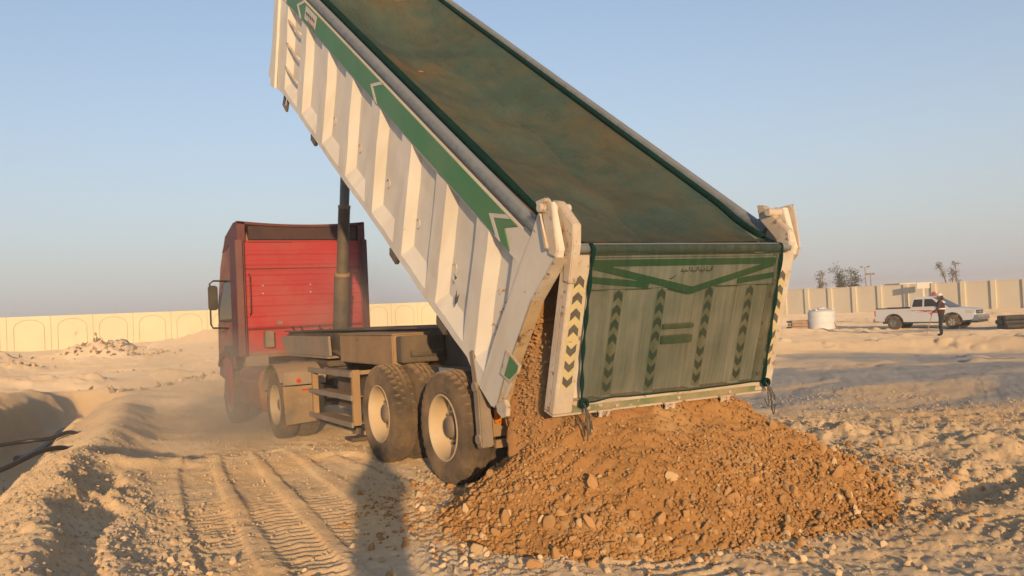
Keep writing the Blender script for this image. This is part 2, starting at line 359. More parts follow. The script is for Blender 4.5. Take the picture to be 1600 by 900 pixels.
def gz(x, y, fine=True):
    x = np.asarray(x, float); y = np.asarray(y, float)
    dcam = np.hypot(x-CAM[0], y-CAM[1])
    z = -.22*sstep(2.6, 5.8, y)*sstep(7, 3, np.abs(x)) - .06*sstep(7, 9.5, y)*sstep(7, 3, np.abs(x))
    z = z - .40*sstep(9, 22, x-.15*y)
    far = sstep(12, 30, dcam)
    mid = sstep(9, 16, dcam)*sstep(75, 45, dcam)*(1-.85*np.exp(-(x/3.0)**2)*sstep(13, 9, y))
    z = z + mid*(.10-.055*sstep(2, 6, x))*fbm(x*.55, y*.55, 71, 5, .65)
    z = z + .05*fbm(x*.28, y*.28, 1, 3)*(1-far) + far*(.16*fbm(x*.10+2, y*.10, 2, 5, .6)*sstep(90, 40, dcam))
    calm = np.exp(-((x+2.2)**2/2.2**2)) * sstep(5, 2, y)
    rough = .03 + .03*sstep(1.6, 3.2, x)*sstep(7, 4, x-.2*y) + .02*sstep(-3.7, -4.3, x)*sstep(9, 3, y)
    z = z + rough*(1-.75*calm)*fbm(x*1.3, y*1.3, 5, 5, .62)
    # ridge of spoil, trench
    d, a, s = pdist(x, y, RIDGE); z = z + (.21+.09*sstep(2, 5, y)+.05*vnoise(a*.9, a*0, 7))*np.exp(-(d/(.46+.08*vnoise(a*.6, a*0+3, 8)))**2)*sstep(19, 12, y)
    d, a, s = pdist(x, y, TRENCH); wob = .18*fbm(x*1.1, y*1.1, 9, 4)
    z = z - 0.62*sstep(.85, .25, d+wob)*sstep(21.5, 19.5, y) + .28*np.exp(-((s-1.4+wob)/.6)**2)*sstep(24, 18, y)
    # ruts
    for pts, w, dep in ((RUT, .17, .055),):
        d, a, s = pdist(x, y, pts); w2 = w*(1+.9*vnoise(a*1.5, a*0, 12)); e = .06*fbm(x*3, y*3, 13, 3)
        z = z - dep*sstep(w2*1.5, w2*.6, d+e)*sstep(4.2, 2.4, y) + .03*np.exp(-((d-w2*1.8)/.14)**2)*sstep(4.2, 2.4, y)
    # lugged wheel tracks
    for k, (pts, w) in enumerate(TRACKS):
        d, a, s = pdist(x, y, pts)
        on = sstep(w*1.15, w*.9, d); fade = sstep(.25, .6, vnoise(a*.45, a*0+k, 21)+.62)
        wob = .05*vnoise(x*2.2, y*2.2, 23+k) + .02*vnoise(x*9, y*9, 24)
        per = .125 if k < 4 else .14
        slant = .35*np.abs(s)*(1 if k % 2 else -.4)
        rip = np.sin(2*np.pi*(a+wob+slant)/per)
        rip = np.sign(rip)*np.abs(rip)**.7
        z = z - on*.016 + on*fade*.0095*rip + .018*np.exp(-((d-w*1.25)/.07)**2)*(.6+vnoise(a*2, a*0, 25+k))*sstep(4.2, 2.2, y)
    d, a, s = pdist(x, y, CROSS); z = z + (.05+.06*fbm(x*1.6, y*1.6, 30, 3))*np.exp(-(d/.30)**2)
    z = z + .10*np.exp(-(((x+3.42)**2+(y-3.6)**2)/.42**2)**2)*(1+fbm(x*2, y*2, 31, 3))
    # churned berm on the right
    d, a, s = pdist(x, y, BERM)
    cl = .17*np.exp(-(d/.36)**2); z = z + cl*(.34 + .55*np.clip(fbm(x*2.6, y*2.6, 33, 3, .5), -.3, .5)) + np.exp(-(d/.6)**2)*(.06*fbm(x*6, y*6, 34, 3)+.38*clods(x+.05*vnoise(x*5, y*5, 37), y, .15, 231, .1, .5))
    d, a, s = pdist(x, y, BERM2); z = z + (.34+.3*vnoise(a*.25, a*0, 35))*np.exp(-(d/1.7)**2)
    z = z + sstep(.6, 2.2, x)*sstep(2.0, -.2, y)*sstep(9, 5, x)*.035*fbm(x*3.3, y*3.3, 36, 5, .7)
    z = z - .10*np.exp(-((x-2.2)/.7)**2-((y+3.15)/.22)**2)
    # far mounds on the left, with the little pit
    for mx, my, r, h in ((-.2, 54, 2.6, .95), (1.9, 56, 2.0, .55), (9.0, 70, 3.2, .8), (15, 74, 4.5, .4), (-5.2, 42, 2.2, .35), (-6.5, 52, 2.5, .7), (-3.6, 27, 1.8, .35), (.6, 26, 1.3, .35), (1.9, 24.5, .9, .3), (4, 33, 2.4, .4), (30, 33, 5, .5), (44, 45, 6, .6), (50, 30, 5, .5)):
        q = np.exp(-((x-mx)**2+(y-my)**2)/r**2); z = z + h*q*(1+.9*fbm(x*.8, y*.8, 40, 5, .6))
    z = z - .55*np.exp(-((x+1.75)/1.0)**2-((y-23.2)/.8)**2) - .5*np.exp(-((x-1)/2.4)**2-((y-35.6)/1.0)**2)
    if fine:
        z = z + (.016*fbm(x*7, y*7, 50, 4, .7) + .007*vnoise(x*31, y*31, 55))*sstep(30, 10, dcam)*(1-.6*calm)
        wx, wy = x+.03*vnoise(x*9, y*9, 57), y+.03*vnoise(x*9, y*9, 58)
        dn = np.clip(stone_dens(x, y)*1.3, 0, 1)*sstep(34, 12, dcam)
        z = z + dn*(.5*clods(wx, wy, .17, 201)*sstep(-.1, .25, vnoise(x*1.7, y*1.7, 59)) + .7*clods(wx, wy, .07, 211))
        z = z + far*sstep(80, 45, dcam)*.5*clods(wx, wy, .9, 221, .05, .4)*sstep(0, .3, fbm(x*.2, y*.2, 60, 3))
    return z
def soil_attr(x, y):
    dcam = np.hypot(x-CAM[0], y-CAM[1])
    lat = (x-CAM[0])*rt.x + (y-CAM[1])*rt.y; dep = (x-CAM[0])*math.sin(YAW) + (y-CAM[1])*math.cos(YAW)
    n = fbm(x*.16, y*.16, 60, 4)
    grey = sstep(11.8, 13.6, dep+1.6*n)*sstep(29, 24, dep+3*n)*sstep(0, 4, lat+2*n)*(1-.6*sstep(.15, .4, fbm(x*.25, y*.8, 61, 3)))
    d, _, _ = pdist(x, y, BERM2); grey = grey*(1-np.exp(-(d/1.9)**2))
    road = sstep(1.6, 1.0, np.abs(dep-43.2+.5*n))*sstep(17, 20, lat)
    grey = np.maximum(grey, road)
    d, _, _ = pdist(x, y, TRENCH)
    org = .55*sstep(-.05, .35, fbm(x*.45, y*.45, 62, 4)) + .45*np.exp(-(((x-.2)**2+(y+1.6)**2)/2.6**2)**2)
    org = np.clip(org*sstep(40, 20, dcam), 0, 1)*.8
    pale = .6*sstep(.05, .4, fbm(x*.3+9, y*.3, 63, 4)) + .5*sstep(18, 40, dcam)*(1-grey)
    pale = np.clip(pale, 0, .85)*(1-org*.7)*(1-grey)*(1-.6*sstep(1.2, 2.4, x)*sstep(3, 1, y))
    return np.stack([grey, org, pale], -1)
def polar_ground():
    r = [0.25]
    while r[-1] < 600:
        q = r[-1]
        step = .12 if q < 3 else min(max(q*q/1.65*.0011, .018), q*.011 if q < 60 else q*.03)
        r.append(q+step)
    r = np.array(r)
    c0 = math.atan2(math.cos(YAW), math.sin(YAW))          # compass of the view
    half = math.radians(37)
    fine = np.arange(-half, half, math.radians(.105)); coarse = np.arange(half, 2*math.pi-half, math.radians(2.2))
    ang = np.concatenate([fine, coarse]) + c0
    R, A = np.meshgrid(r, ang, indexing='ij'); x = CAM[0]+R*np.cos(A); y = CAM[1]+R*np.sin(A)
    z = gz(x, y); nr, na = R.shape
    co = np.stack([x, y, z], -1).reshape(-1, 3)
    i = np.arange(nr-1)[:, None]*na + np.arange(na)[None]; j = np.arange(nr-1)[:, None]*na + (np.arange(na)[None]+1) % na
    F = np.stack([i, i+na, j+na, j], -1).reshape(-1, 4)
    ci = len(co); co = np.vstack([co, [[CAM[0], CAM[1], float(gz(CAM[0], CAM[1]))]]])
    k = np.arange(na); cap = np.stack([k, (k+1) % na, np.full(na, ci)], -1)
    return co, F, cap
def grid_mesh(name, co, F, mat, cap=None, attr=None, smooth=True):
    me = bpy.data.meshes.new(name); nc = 0 if cap is None else len(cap)
    me.vertices.add(len(co)); me.vertices.foreach_set('co', co.astype(np.float32).ravel())
    nl = F.size + (0 if cap is None else cap.size); me.loops.add(nl)
    li = F.ravel() if cap is None else np.concatenate([F.ravel(), cap.ravel()]); me.loops.foreach_set('vertex_index', li.astype(np.int32))
    me.polygons.add(len(F)+nc)
    w = F.shape[1]; st = np.arange(len(F))*w
    if nc: st = np.concatenate([st, F.size + np.arange(nc)*3])
    me.polygons.foreach_set('loop_start', st.astype(np.int32))
    me.update(calc_edges=True); me.validate()
    me.polygons.foreach_set('use_smooth', np.full(len(me.polygons), bool(smooth)))
    if attr is not None:
        a = me.color_attributes.new('soil', 'FLOAT_COLOR', 'POINT')
        a.data.foreach_set('color', np.hstack([attr, np.ones((len(attr), 1))]).astype(np.float32).ravel())
    me.materials.append(M[mat]); o = bpy.data.objects.new(name, me); COL.objects.link(o); return o
co, F, cap = polar_ground()
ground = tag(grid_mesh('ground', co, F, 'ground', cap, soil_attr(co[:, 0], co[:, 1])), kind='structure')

# stones: a few shapes, shared by every stone that can be told apart
def rock_vf(seed, sub=2, flat=.75):
    bm = bmesh.new(); bmesh.ops.create_icosphere(bm, subdivisions=sub, radius=1)
    r = np.random.default_rng(seed); planes = [(Vector(r.normal(size=3)).normalized(), r.uniform(.50, .86)) for _ in range(11)]
    for v in bm.verts:
        p = v.co.copy()
        for n, d in planes:
            k = p.dot(n)
            if k > d: p -= n*(k-d)*.9
        p *= 1 + .07*r.uniform(-1, 1); p.z *= flat; p.x *= 1.15; v.co = p
    V = [tuple(v.co) for v in bm.verts]; Fc = [tuple(q.index for q in f.verts) for f in bm.faces]; bm.free(); return V, Fc
def rock_mesh(name, seed, mat, sub=2):
    V, Fc = rock_vf(seed, sub); me = bpy.data.meshes.new(name); me.from_pydata(V, [], Fc); me.update()
    me.polygons.foreach_set('use_smooth', [True]*len(me.polygons)); me.set_sharp_from_angle(angle=math.radians(36))
    me.materials.append(M[mat]); return me
def many_stones(name, P, S, mat, parent, attr=None):
    base = []
    for s in range(6):
        V, Fc = rock_vf(100+s, 0, .8); base.append((np.array(V), np.array(Fc)))
    cs, fs, at, n = [], [], [], 0
    which = rng.integers(0, 6, len(P)); ang = rng.uniform(0, 2*np.pi, len(P)); tl = rng.uniform(0, 2*np.pi, len(P))
    for i in range(len(P)):
        V, Fc = base[which[i]]; c, s = math.cos(ang[i]), math.sin(ang[i]); c2, s2 = math.cos(tl[i]), math.sin(tl[i])
        Q = V*S[i]; Q = np.stack([Q[:, 0]*c-Q[:, 1]*s, Q[:, 0]*s+Q[:, 1]*c, Q[:, 2]], -1); Q = np.stack([Q[:, 0], Q[:, 1]*c2-Q[:, 2]*s2, Q[:, 1]*s2+Q[:, 2]*c2], -1)
        cs.append(Q+P[i]); fs.append(Fc+n); n += len(V)
        if attr is not None: at.append(np.repeat(attr[i:i+1], len(V), 0))
    o = grid_mesh(name, np.vstack(cs), np.vstack(fs), mat, None, np.vstack(at) if attr is not None else None, smooth=False)
    setp(o, parent); return tag(o, kind='stuff')
def in_view(x, y, marg=0.6):
    lat = (x-CAM[0])*rt.x + (y-CAM[1])*rt.y; dep = (x-CAM[0])*math.sin(YAW) + (y-CAM[1])*math.cos(YAW)
    return (dep > 4.3) & (np.abs(lat) < dep*.6+marg)
def scatter(n, x0, x1, y0, y1, dens):
    x = rng.uniform(x0, x1, n); y = rng.uniform(y0, y1, n)
    k = in_view(x, y) & (rng.uniform(0, 1, n) < dens(x, y)) & (heap_h(x, y) < .03); return x[k], y[k]
sx, sy = scatter(80000, -6, 8, -6, 9, stone_dens)
ss = .006+.017*rng.power(.42, len(sx))*rng.uniform(.4, 1.2, len(sx))
big = np.argsort(-ss*9/np.hypot(sx-CAM[0], sy-CAM[1])); bi, si = big[:240], big[240:]
ss[bi] *= 1.25
gs = [rock_mesh('stone_shape', 300+i, 'ground_stone') for i in range(4)]
zz = gz(sx, sy)
for i in bi:
    inst('stone', gs[i % 4], (sx[i], sy[i], zz[i]+ss[i]*.25), (rng.uniform(0, 6), rng.uniform(0, 6), rng.uniform(0, 6)), [ss[i]*1.2]*3, ground)
P = np.stack([sx[si], sy[si], zz[si]+ss[si]*.2], -1)
many_stones('small_stones', P, ss[si], 'ground_stone', ground)

# ------------------------------------------------------------------ heap of fill behind the trailer
heap = None
gx, gy = np.meshgrid(np.arange(-3.2, 3.6, .022), np.arange(-4.4, 1.4, .022), indexing='ij')
hh = heap_h(gx, gy)
lump = .055*fbm(gx*4, gy*4, 80, 4, .6) + .02*vnoise(gx*24, gy*24, 81)
hz = gz(gx, gy) + np.where(hh > 0, hh + lump*sstep(0, .15, hh) , 0) - .05*sstep(.03, 0, hh) - .01
nx_, ny_ = gx.shape
idx = np.arange(nx_*ny_).reshape(nx_, ny_)
Fq = np.stack([idx[:-1, :-1], idx[1:, :-1], idx[1:, 1:], idx[:-1, 1:]], -1).reshape(-1, 4)
keep = (hh.reshape(-1)[Fq].max(1) > 0); Fq = Fq[keep]
used = np.unique(Fq); remap = np.full(nx_*ny_, -1); remap[used] = np.arange(len(used))
co = np.stack([gx, gy, hz], -1).reshape(-1, 3)[used]
att = np.zeros((len(co), 3)); att[:, 1] = .5*sstep(-.2, .3, fbm(co[:, 0]*.8, co[:, 1]*.8, 83, 3)); att[:, 2] = .5*sstep(.1, .4, fbm(co[:, 0]*1.5, co[:, 1]*1.5, 84, 3))
heap_m = grid_mesh('soil_mass', co, remap[Fq], 'heap_soil', None, att)
heap = thing('gravel_heap', (0, -1.6, 0), 'heap of orange-brown gravel and rocks poured out under the open tailgate', 'heap')
setp(heap_m, heap)
def hz_at(x, y): return gz(x, y) + heap_h(x, y) + .055*fbm(x*4, y*4, 80, 4, .6)*sstep(0, .15, heap_h(x, y))
n = 80000
x = rng.uniform(-3.4, 3.6, n); y = rng.uniform(-4.6, .6, n); h = heap_h(x, y)
d, _, _ = pdist(x, y, [A_, B_])
k = (h > 0) & (y < -.2-.4*x*0) & (rng.uniform(0, 1, n) < (.30+.7*sstep(.62, .05, h))*(.45+sstep(-.25, .3, fbm(x*1.2, y*1.2, 85, 3)))) | ((h <= 0) & (d < 2.5) & (rng.uniform(0, 1, n) < .12*sstep(2.5, 1.6, d)))
x, y, h = x[k], y[k], h[k]
# coarse pieces roll to the foot, fines stay up
coarse = sstep(.75, .05, h)
s = (.006 + .009*rng.uniform(0, 1, len(x))) + coarse*.036*rng.power(.20, len(x))*(.25+.75*rng.uniform(0, 1, len(x)))
s = np.minimum(s, .042)
for (px_, py_, r_) in ((-1.72, -2.05, 0.060), (-1.38, -2.62, 0.056), (-.95, -2.85, 0.060), (-1.6, -2.45, 0.056), (.2, -3.0, 0.056), (.75, -2.95, 0.064), (-.3, -2.9, 0.048), (-2.05, -2.2, 0.060), (1.1, -2.5, 0.052), (1.35, -2.15, 0.060), (-1.15, -2.35, 0.060), (-.62, -2.6, 0.056), (.85, -2.2, 0.052), (-1.9, -2.75, 0.048), (1.75, -2.9, 0.040), (-2.25, -2.55, 0.036), (-2.45, -2.9, 0.036), (-2.2, -3.35, 0.040), (-2.75, -2.35, 0.032)):
    x = np.append(x, px_); y = np.append(y, py_); s = np.append(s, r_)
z = np.where(heap_h(x, y) > 0, hz_at(x, y), gz(x, y))
order = np.argsort(-s); bi, si = order[:300], order[300:]
rk = [rock_mesh('rock_shape', 400+i, 'rock') for i in range(7)]; rp = [rock_mesh('rock_shape', 450+i, 'rock_pale') for i in range(3)]
for c, i in enumerate(bi):
    me = rp[c % 3] if (rng.uniform() < .12 and c > 24) or c in (3, 7) else rk[c % 7]
    inst('rock', me, (x[i], y[i], z[i]+s[i]*.30), rng.uniform(0, 6, 3), s[i]*np.array([1.15, rng.uniform(.8, 1.1), rng.uniform(.75, 1.05)]), heap)
sel = si[:17000]
pal = np.zeros((len(sel), 3)); u = rng.uniform(0, 1, len(sel)); pal[:, 1] = rng.uniform(0, .9, len(sel)); pal[:, 2] = np.where(u < .10, rng.uniform(.6, 1, len(sel)), np.where(u < .3, .35*rng.uniform(0, 1, len(sel)), 0)); pal[:, 0] = np.where(u > .93, .7, 0)
many_stones('small_rocks', np.stack([x[sel], y[sel], z[sel]+s[sel]*.15], -1), s[sel]*1.1, 'heap_soil', heap, pal)

# ------------------------------------------------------------------ semi-trailer with raised tipping body
TH, YR, ZR = .5885, -.9878, .8305
CT, ST = math.cos(TH), math.sin(TH)
def Bd(X, u, v): return (X, YR+u*CT-v*ST, ZR+u*ST+v*CT)          # body space: across, along the floor, up from the floor
GP = (0, -2.1943, 2.0425); GE = (0, .2926, -.9562); GN = (0, -.9562, -.2926)
def Gt(X, t, n): return (X, GP[1]+t*GE[1]+n*GN[1], GP[2]+t*GE[2]+n*GN[2])   # tailgate space: across, down, outwards
trailer = thing('tipper_trailer', (0, 0, 0), 'dusty white semi-trailer tipping body with green stripe, raised high to dump', 'tipper trailer')

tip = mk('tipping_body', J(xf(box((-1.14, .0, .13), (1.14, 7.9, .20)), Bd),
        *[xf(box((-1.12, u, .03), (1.12, u+.09, .125)), Bd) for u in np.arange(.6, 7.8, .62)],
        xf(box((-.50, .2, -.06), (-.38, 7.7, .028)), Bd), xf(box((.38, .2, -.06), (.50, 7.7, .028)), Bd)), 'floor_steel', trailer)
def sh(u, v): return u + .25*(v-1.33)
def side_panel(sgn):
    Xo, Xi = sgn*1.25, sgn*1.165
    V, F = [], []
    def q(*pts):
        n = len(V); V.extend(Bd(*p) for p in pts); F.append(tuple(range(n, n+len(pts))))
    vb, vt = .30 if sgn < 0 else .30, 1.325
    vb = .20
    fr = [7.45, 6.50, 5.49, 4.50, 3.53, 2.57, 1.63, .72]
    ln = [.70, .72, .72, .71, .70, .69, .67, .46]
    def bot(u): return .125 if .55 < u < 7.1 else (.125-.09*min(1, (u-7.1)/.7) if u >= 7.1 else .125-.085*min(1, (.55-u)/.3))
    # pans pressed into the sheet
    for f, l in zip(fr, ln):
        a1, a0 = f, f-l
        O = [(sh(a1, vb), vb), (sh(a1, vt), vt), (sh(a0, vt), vt), (sh(a0, vb), vb)]
        I = [(sh(a1-.115, vb+.15), vb+.15), (sh(a1-.115, vt-.02), vt-.02), (sh(a0+.03, vt-.02), vt-.02), (sh(a0+.03, vb+.15), vb+.15)]
        for k in range(4):
            k2 = (k+1) % 4
            q((Xo, *O[k]), (Xo, *O[k2]), (Xi, *I[k2]), (Xi, *I[k]))
        q(*[(Xi, *p) for p in I])
    # crests between the pans
    edges = [8.02]
    for f, l in zip(fr, ln): edges += [f, f-l]
    edges += [.0]
    for k in range(0, len(edges), 2):
        a1, a0 = edges[k], edges[k+1]
        u1 = lambda v: (sh(a1, v) if k > 0 else 7.76+.235*v); u0 = lambda v: (sh(a0, v) if k < len(edges)-2 else -.09+.09*v)
        q((Xo, u1(vb), vb), (Xo, u1(vt), vt), (Xo, u0(vt), vt), (Xo, u0(vb), vb))
    # bottom strip and top band
    us = [7.78, 7.1, 6, 5, 4, 3, 2, 1, .55, .25, -.085]
    for a, b in zip(us[:-1], us[1:]): q((Xo, a, bot(a)), (Xo, a if a < 7.7 else 7.81, vb), (Xo, b, vb), (Xo, b, bot(b)))
    for a, b in zip(us[:-1], us[1:]): q((Xo*.995, a, bot(a)), (Xo*.90, a, bot(a)), (Xo*.90, b, bot(b)), (Xo*.995, b, bot(b)))
    q((Xo, 7.76+.235*vt, vt), (Xo, 8.13, 1.60), (Xo, .055, 1.60), (Xo, .03, vt))
    q((Xo, 8.13, 1.60), (sgn*1.13, 8.13, 1.60), (sgn*1.13, .055, 1.60), (Xo, .055, 1.60))
    return V, F
for sgn in (-1, 1):
    sp_ = mk('side_panel', side_panel(sgn), 'white_paint', tip)
    dent(sp_, 5, lambda c: (float(.016*fbm(np.array(c.y*1.1), np.array(c.z*1.1), 310, 2)+.012*fbm(np.array(c.y*3.1), np.array(c.z*3.1), 311, 3)), 0, 0))
    mk('inner_wall', xf(box((sgn*1.14-.02*(sgn > 0), .0, .2), (sgn*1.14+.02*(sgn < 0), 8.0, 1.597)), Bd), 'rust', tip)
    mk('top_rail', J(xf(tube([(sgn*1.205, .02, 1.675), (sgn*1.205, 8.1, 1.675)], .058, 14), Bd)), 'galvanised', tip, 'auto')
    # green band under the top edge
    e = sgn*1.256
    mk('green_stripe', xf(prism([(7.55, 1.345), (7.62, 1.47), (7.50, 1.585), (.29, 1.585), (.48, 1.475), (.31, 1.345)], e-.004, e+.004, 0), Bd), 'green_paint', tip)
    # white arrowheads across the band, pointing up the body
    e2 = sgn*1.2635
    for ua in (7.02, 3.89, .76):
        for (p0, p1) in (((0, 1.465), (-.20, 1.345)), ((0, 1.465), (-.26, 1.585))):
            w = .085
            mk('arrow_mark', xf(prism([(ua+p0[0]+.0, p0[1]), (ua+p1[0]+.0, p1[1]), (ua+p1[0]-w, p1[1]), (ua+p0[0]-w, p0[1])], e2-.002, e2+.002, 0), Bd), 'sign_white', tip)
# name plate on the band
e = -1.268
plate = mk('name_plate', xf(prism([(6.58, 1.40), (6.58, 1.57), (6.06, 1.57), (6.08, 1.40)], e-.003, e+.003, 0), Bd), 'sign_white', tip)
pl = []
for k, (a, w, h) in enumerate(((6.54, .09, .03), (6.43, .06, .04), (6.35, .08, .03), (6.25, .05, .04), (6.18, .05, .03))):
    pl.append(xf(prism([(a, 1.48), (a-w, 1.475), (a-w, 1.475+h*.7), (a-.02, 1.48+h)], -1.2745, -1.2725, 0), Bd))
    pl.append(xf(prism([(a-.02, 1.465), (a-w*.5, 1.45), (a-w*.6, 1.465)], -1.2745, -1.2725, 0), Bd))
mk('lettering', J(*pl), 'ink', tip)
mk('lettering', J(*[xf(prism([(a, 1.405), (a-.10, 1.405), (a-.10, 1.425), (a, 1.43)], -1.2745, -1.2725, 0), Bd) for a in (6.42, 6.30, 6.20)]), 'ink_red', tip)
# sticker low on the side, with its worn arrow
mk('arrow_sticker', xf(prism([(.99, .56), (.96, .50), (.93, .56), (.93, .47), (.96, .42), (.99, .47)], -1.2545, -1.2515, 0), Bd), 'black_sticker', tip)
mk('arrow_sticker', xf(prism([(1.10, .66), (1.04, .66), (1.07, .62)], -1.2545, -1.2515, 0), Bd), 'black_sticker', tip)
mk('headboard', J(xf(box((-1.25, 7.92, .06), (1.25, 8.10, 1.9)), Bd)), 'white_paint', tip, bev=.02)
mk('inner_wall', xf(box((-1.138, 7.88, .21), (1.138, 7.915, 1.88)), Bd), 'rust', tip)
mk('front_post', J(xf(prism([(7.55, .065), (7.80, .03), (8.17, 1.60), (8.19, 1.9), (8.0, 1.9), (7.93, 1.60)], -1.29, -1.252, 0), Bd)), 'white_paint', tip, bev=.006)
for v in (.50, .82, 1.14):
    uu = sh(7.45, v)
    mk('rung', xf(tube([(-1.235, uu+.04, v), (-1.25, uu-.10, v), (-1.25, uu-.55, v), (-1.235, uu-.70, v)], .016, 8), Bd), 'white_worn', tip, True)
def strap(u, v): return J(xf(tube([(-1.2, u, v+.05), (-1.2, u+.02, v-.13), (-1.2, u-.17, v-.15), (-1.2, u-.17, v+.03)], .022, 6), Bd))
mk('hook_loop', strap(7.25, .06), 'chassis', tip)
for u in (5.75, 2.62, 1.28):
    mk('tie_lug', xf(prism([(u, .10), (u-.03, .03), (u-.22, .02), (u-.25, .10)], -1.24, -1.20, 0), Bd), 'chassis', tip)

# rear post of the body, with flange, hinge bracket and latch
for sgn in (-1, 1):
    X0, X1 = sgn*1.262, sgn*1.20
    mk('rear_post', xf(prism([(.10, 1.40), (.07, 1.61), (.055, 1.92), (-.05, 1.97), (-.33, 1.72), (-.34, 1.66), (-.19, 1.2), (-.13, .44), (-.14, .10), (-.05, .03), (.20, .045), (.18, .6)], X0, X1, 0), Bd), 'white_paint', tip, bev=.006)
    fl = [(-.335, 1.66), (-.195, 1.2), (-.135, .44), (-.145, .11)]
    for q_, (a, b) in enumerate(zip(fl[:-1], fl[1:])): mk('rear_flange', xf(prism([a, b, (b[0]-.018, b[1]), (a[0]-.018, a[1])], sgn*1.275, sgn*1.165, 0), Bd), 'white_worn' if q_ == 0 else 'white_dirty', tip)
    mk('hinge_bracket', J(xf(prism([(.03, 1.93), (-.05, 2.0), (-.12, 1.98), (-.34, 1.72), (-.34, 1.66), (-.26, 1.64)], sgn*1.285, sgn*1.264, 0), Bd),
                          xf(prism([(.05, 1.92), (-.05, 2.0), (-.05, 1.975), (.02, 1.90), (-.22, 1.66), (-.25, 1.68)], sgn*1.31, sgn*1.285, 0), Bd),
                          xf(tube([(sgn*1.33, -.03, 1.91), (sgn*1.05, -.03, 1.91)], .035, 12), Bd)), 'white_worn', tip, bev=.004)
    mk('latch_plate', xf(prism([(-.07, .64), (-.31, .65), (-.31, .57), (-.24, .43), (-.08, .40)], sgn*1.287, sgn*1.2645, 0), Bd), 'white_worn', tip, bev=.004)
    mk('latch_paint', xf(prism([(-.15, .63), (-.30, .635), (-.30, .58), (-.235, .455), (-.15, .435)], sgn*1.2905, sgn*1.2885, 0), Bd), 'green_paint', tip)
    mk('latch_hook', J(xf(prism([(-.14, .13), (-.24, .25), (-.30, .23), (-.33, .15), (-.28, .09), (-.19, .08)], sgn*1.285, sgn*1.245, 0), Bd),
                       xf(prism([(-.15, .42), (-.24, .42), (-.21, .24), (-.15, .20)], sgn*1.27, sgn*1.24, 0), Bd)), 'white_worn', tip, bev=.005)
    mk('rail_end', xf(prism([(.20, 1.60), (.20, 1.73), (.10, 1.77), (.03, 1.70), (-.06, 1.74), (-.02, 1.60)], sgn*1.25, sgn*1.235, 0), Bd), 'galvanised', tip)
# scuffs: small bent tabs and dents welded on the side
for (u, v) in ((5.3, .55), (4.3, .60), (3.3, .62), (2.4, .60), (1.45, .62), (.55, .55)):
    a = [( -1.168, sh(u, v)+.05*math.cos(t), v+.05*math.sin(t)) for t in np.linspace(.2, 4.6, 9)]
    mk('weld_scar', xf(tube(a, .006, 5), Bd), 'white_worn', tip)

# tailgate
gate = mk('tailgate', J(xf(box((-1.14, .02, -.05), (1.14, 1.22, -.01)), Gt)), 'white_paint', trailer)
dent(gate, 24, lambda c: (0, float(.012*fbm(np.array(c.x*2), np.array(c.z*2), 312, 3)+.004), 0))
for sgn in (-1, 1):
    a, b = sgn*(1.16 if sgn < 0 else 1.185), sgn*.985
    mk('frame_post', J(xf(box((min(a, b), .0, -.012), (max(a, b), 1.27, .05)), Gt), xf(box((min(a, sgn*1.15), .0, -.085), (max(a, sgn*1.15), 1.27, -.013)), Gt)), 'white_worn', gate, bev=.006)
    for k in range(7):
        t = .22+k*.128; X = sgn*1.068; w = .045; up_ = -1 if k < 4 else 1
        mk('sticker', xf(box((X-w-.01, t-.05, .0505), (X+w+.01, t+.072, .0530)), Gt), 'yellow_sticker', gate)
        p = [(X-w, t+.035*(-up_)), (X, t+.035*(-up_)+.04*up_), (X+w, t+.035*(-up_)), (X+w, t+.035*(-up_)+.062*up_), (X, t+.035*(-up_)+.102*up_), (X-w, t+.035*(-up_)+.062*up_)]
        mk('arrow_sticker', xf(prism(p, .0535, .0550, 2), Gt), 'black_sticker', gate)
    # arm that carries the gate from the hinge pin: up and over, then down the post
    pts = [(-2.02, 2.47), (-2.10, 2.45), (-2.30, 2.255), (-2.285, 2.10), (-2.20, 1.82), (-2.125, 1.84), (-2.165, 2.08), (-2.10, 2.20), (-2.02, 2.36)] if sgn < 0 else \
          [(-1.90, 2.49), (-1.98, 2.47), (-2.26, 2.22), (-2.27, 2.12), (-2.20, 1.95), (-2.11, 1.97), (-2.13, 2.10), (-2.10, 2.17), (-1.92, 2.36)]
    s0 = sgn*1.10; s1 = sgn*1.175
    mk('gate_arm', prism(pts, s0, s1, 0), 'white_worn', gate, bev=.008)
    mk('pivot_cap', tube([(sgn*1.16, -2.05, 2.40), (sgn*1.21, -2.05, 2.40)], .035, 12), 'hub_grey', gate)
mk('top_tube', J(xf(tube([(-1.13, -.045, .015), (1.13, -.045, .015)], .04, 12), Gt)), 'galvanised', gate, 'auto')
for X in (-.68, -.25, .26, .72):
    rib = mk('rib', xf(prism([(X-.10, -.011), (X-.055, .045), (X+.055, .045), (X+.10, -.011)], .28, 1.17, 1), lambda a, b, c: Gt(a, b, c)), 'white_paint', gate)
    for k in range(7):
        t = .35+k*.118; w = .04; up_ = -1 if k < 4 else 1
        p = [(X-w, t-.03*up_), (X, t+.01*up_), (X+w, t-.03*up_), (X+w, t+.032*up_), (X, t+.072*up_), (X-w, t+.032*up_)]
        mk('arrow_sticker', xf(prism(p, .0475, .0490, 2), Gt), 'black_sticker', gate)
    mk('sticker', xf(box((X-w-.008, .29, .0455), (X+w+.008, 1.15, .0470)), Gt), 'faded_sticker', gate)
def bar(name, a, b, w, mat, n0=.046, n1=.050):
    a = np.array(a); b = np.array(b); dd = (b-a)/np.linalg.norm(b-a); nn = np.array([-dd[1], dd[0]])*w/2
    return mk(name, xf(prism([tuple(a+nn), tuple(b+nn), tuple(b-nn), tuple(a-nn)], n0, n1, 2), Gt), mat, gate)
mk('upper_panel', xf(box((-.975, .03, -.009), (.975, .275, .044)), Gt), 'white_paint', gate, bev=.004)
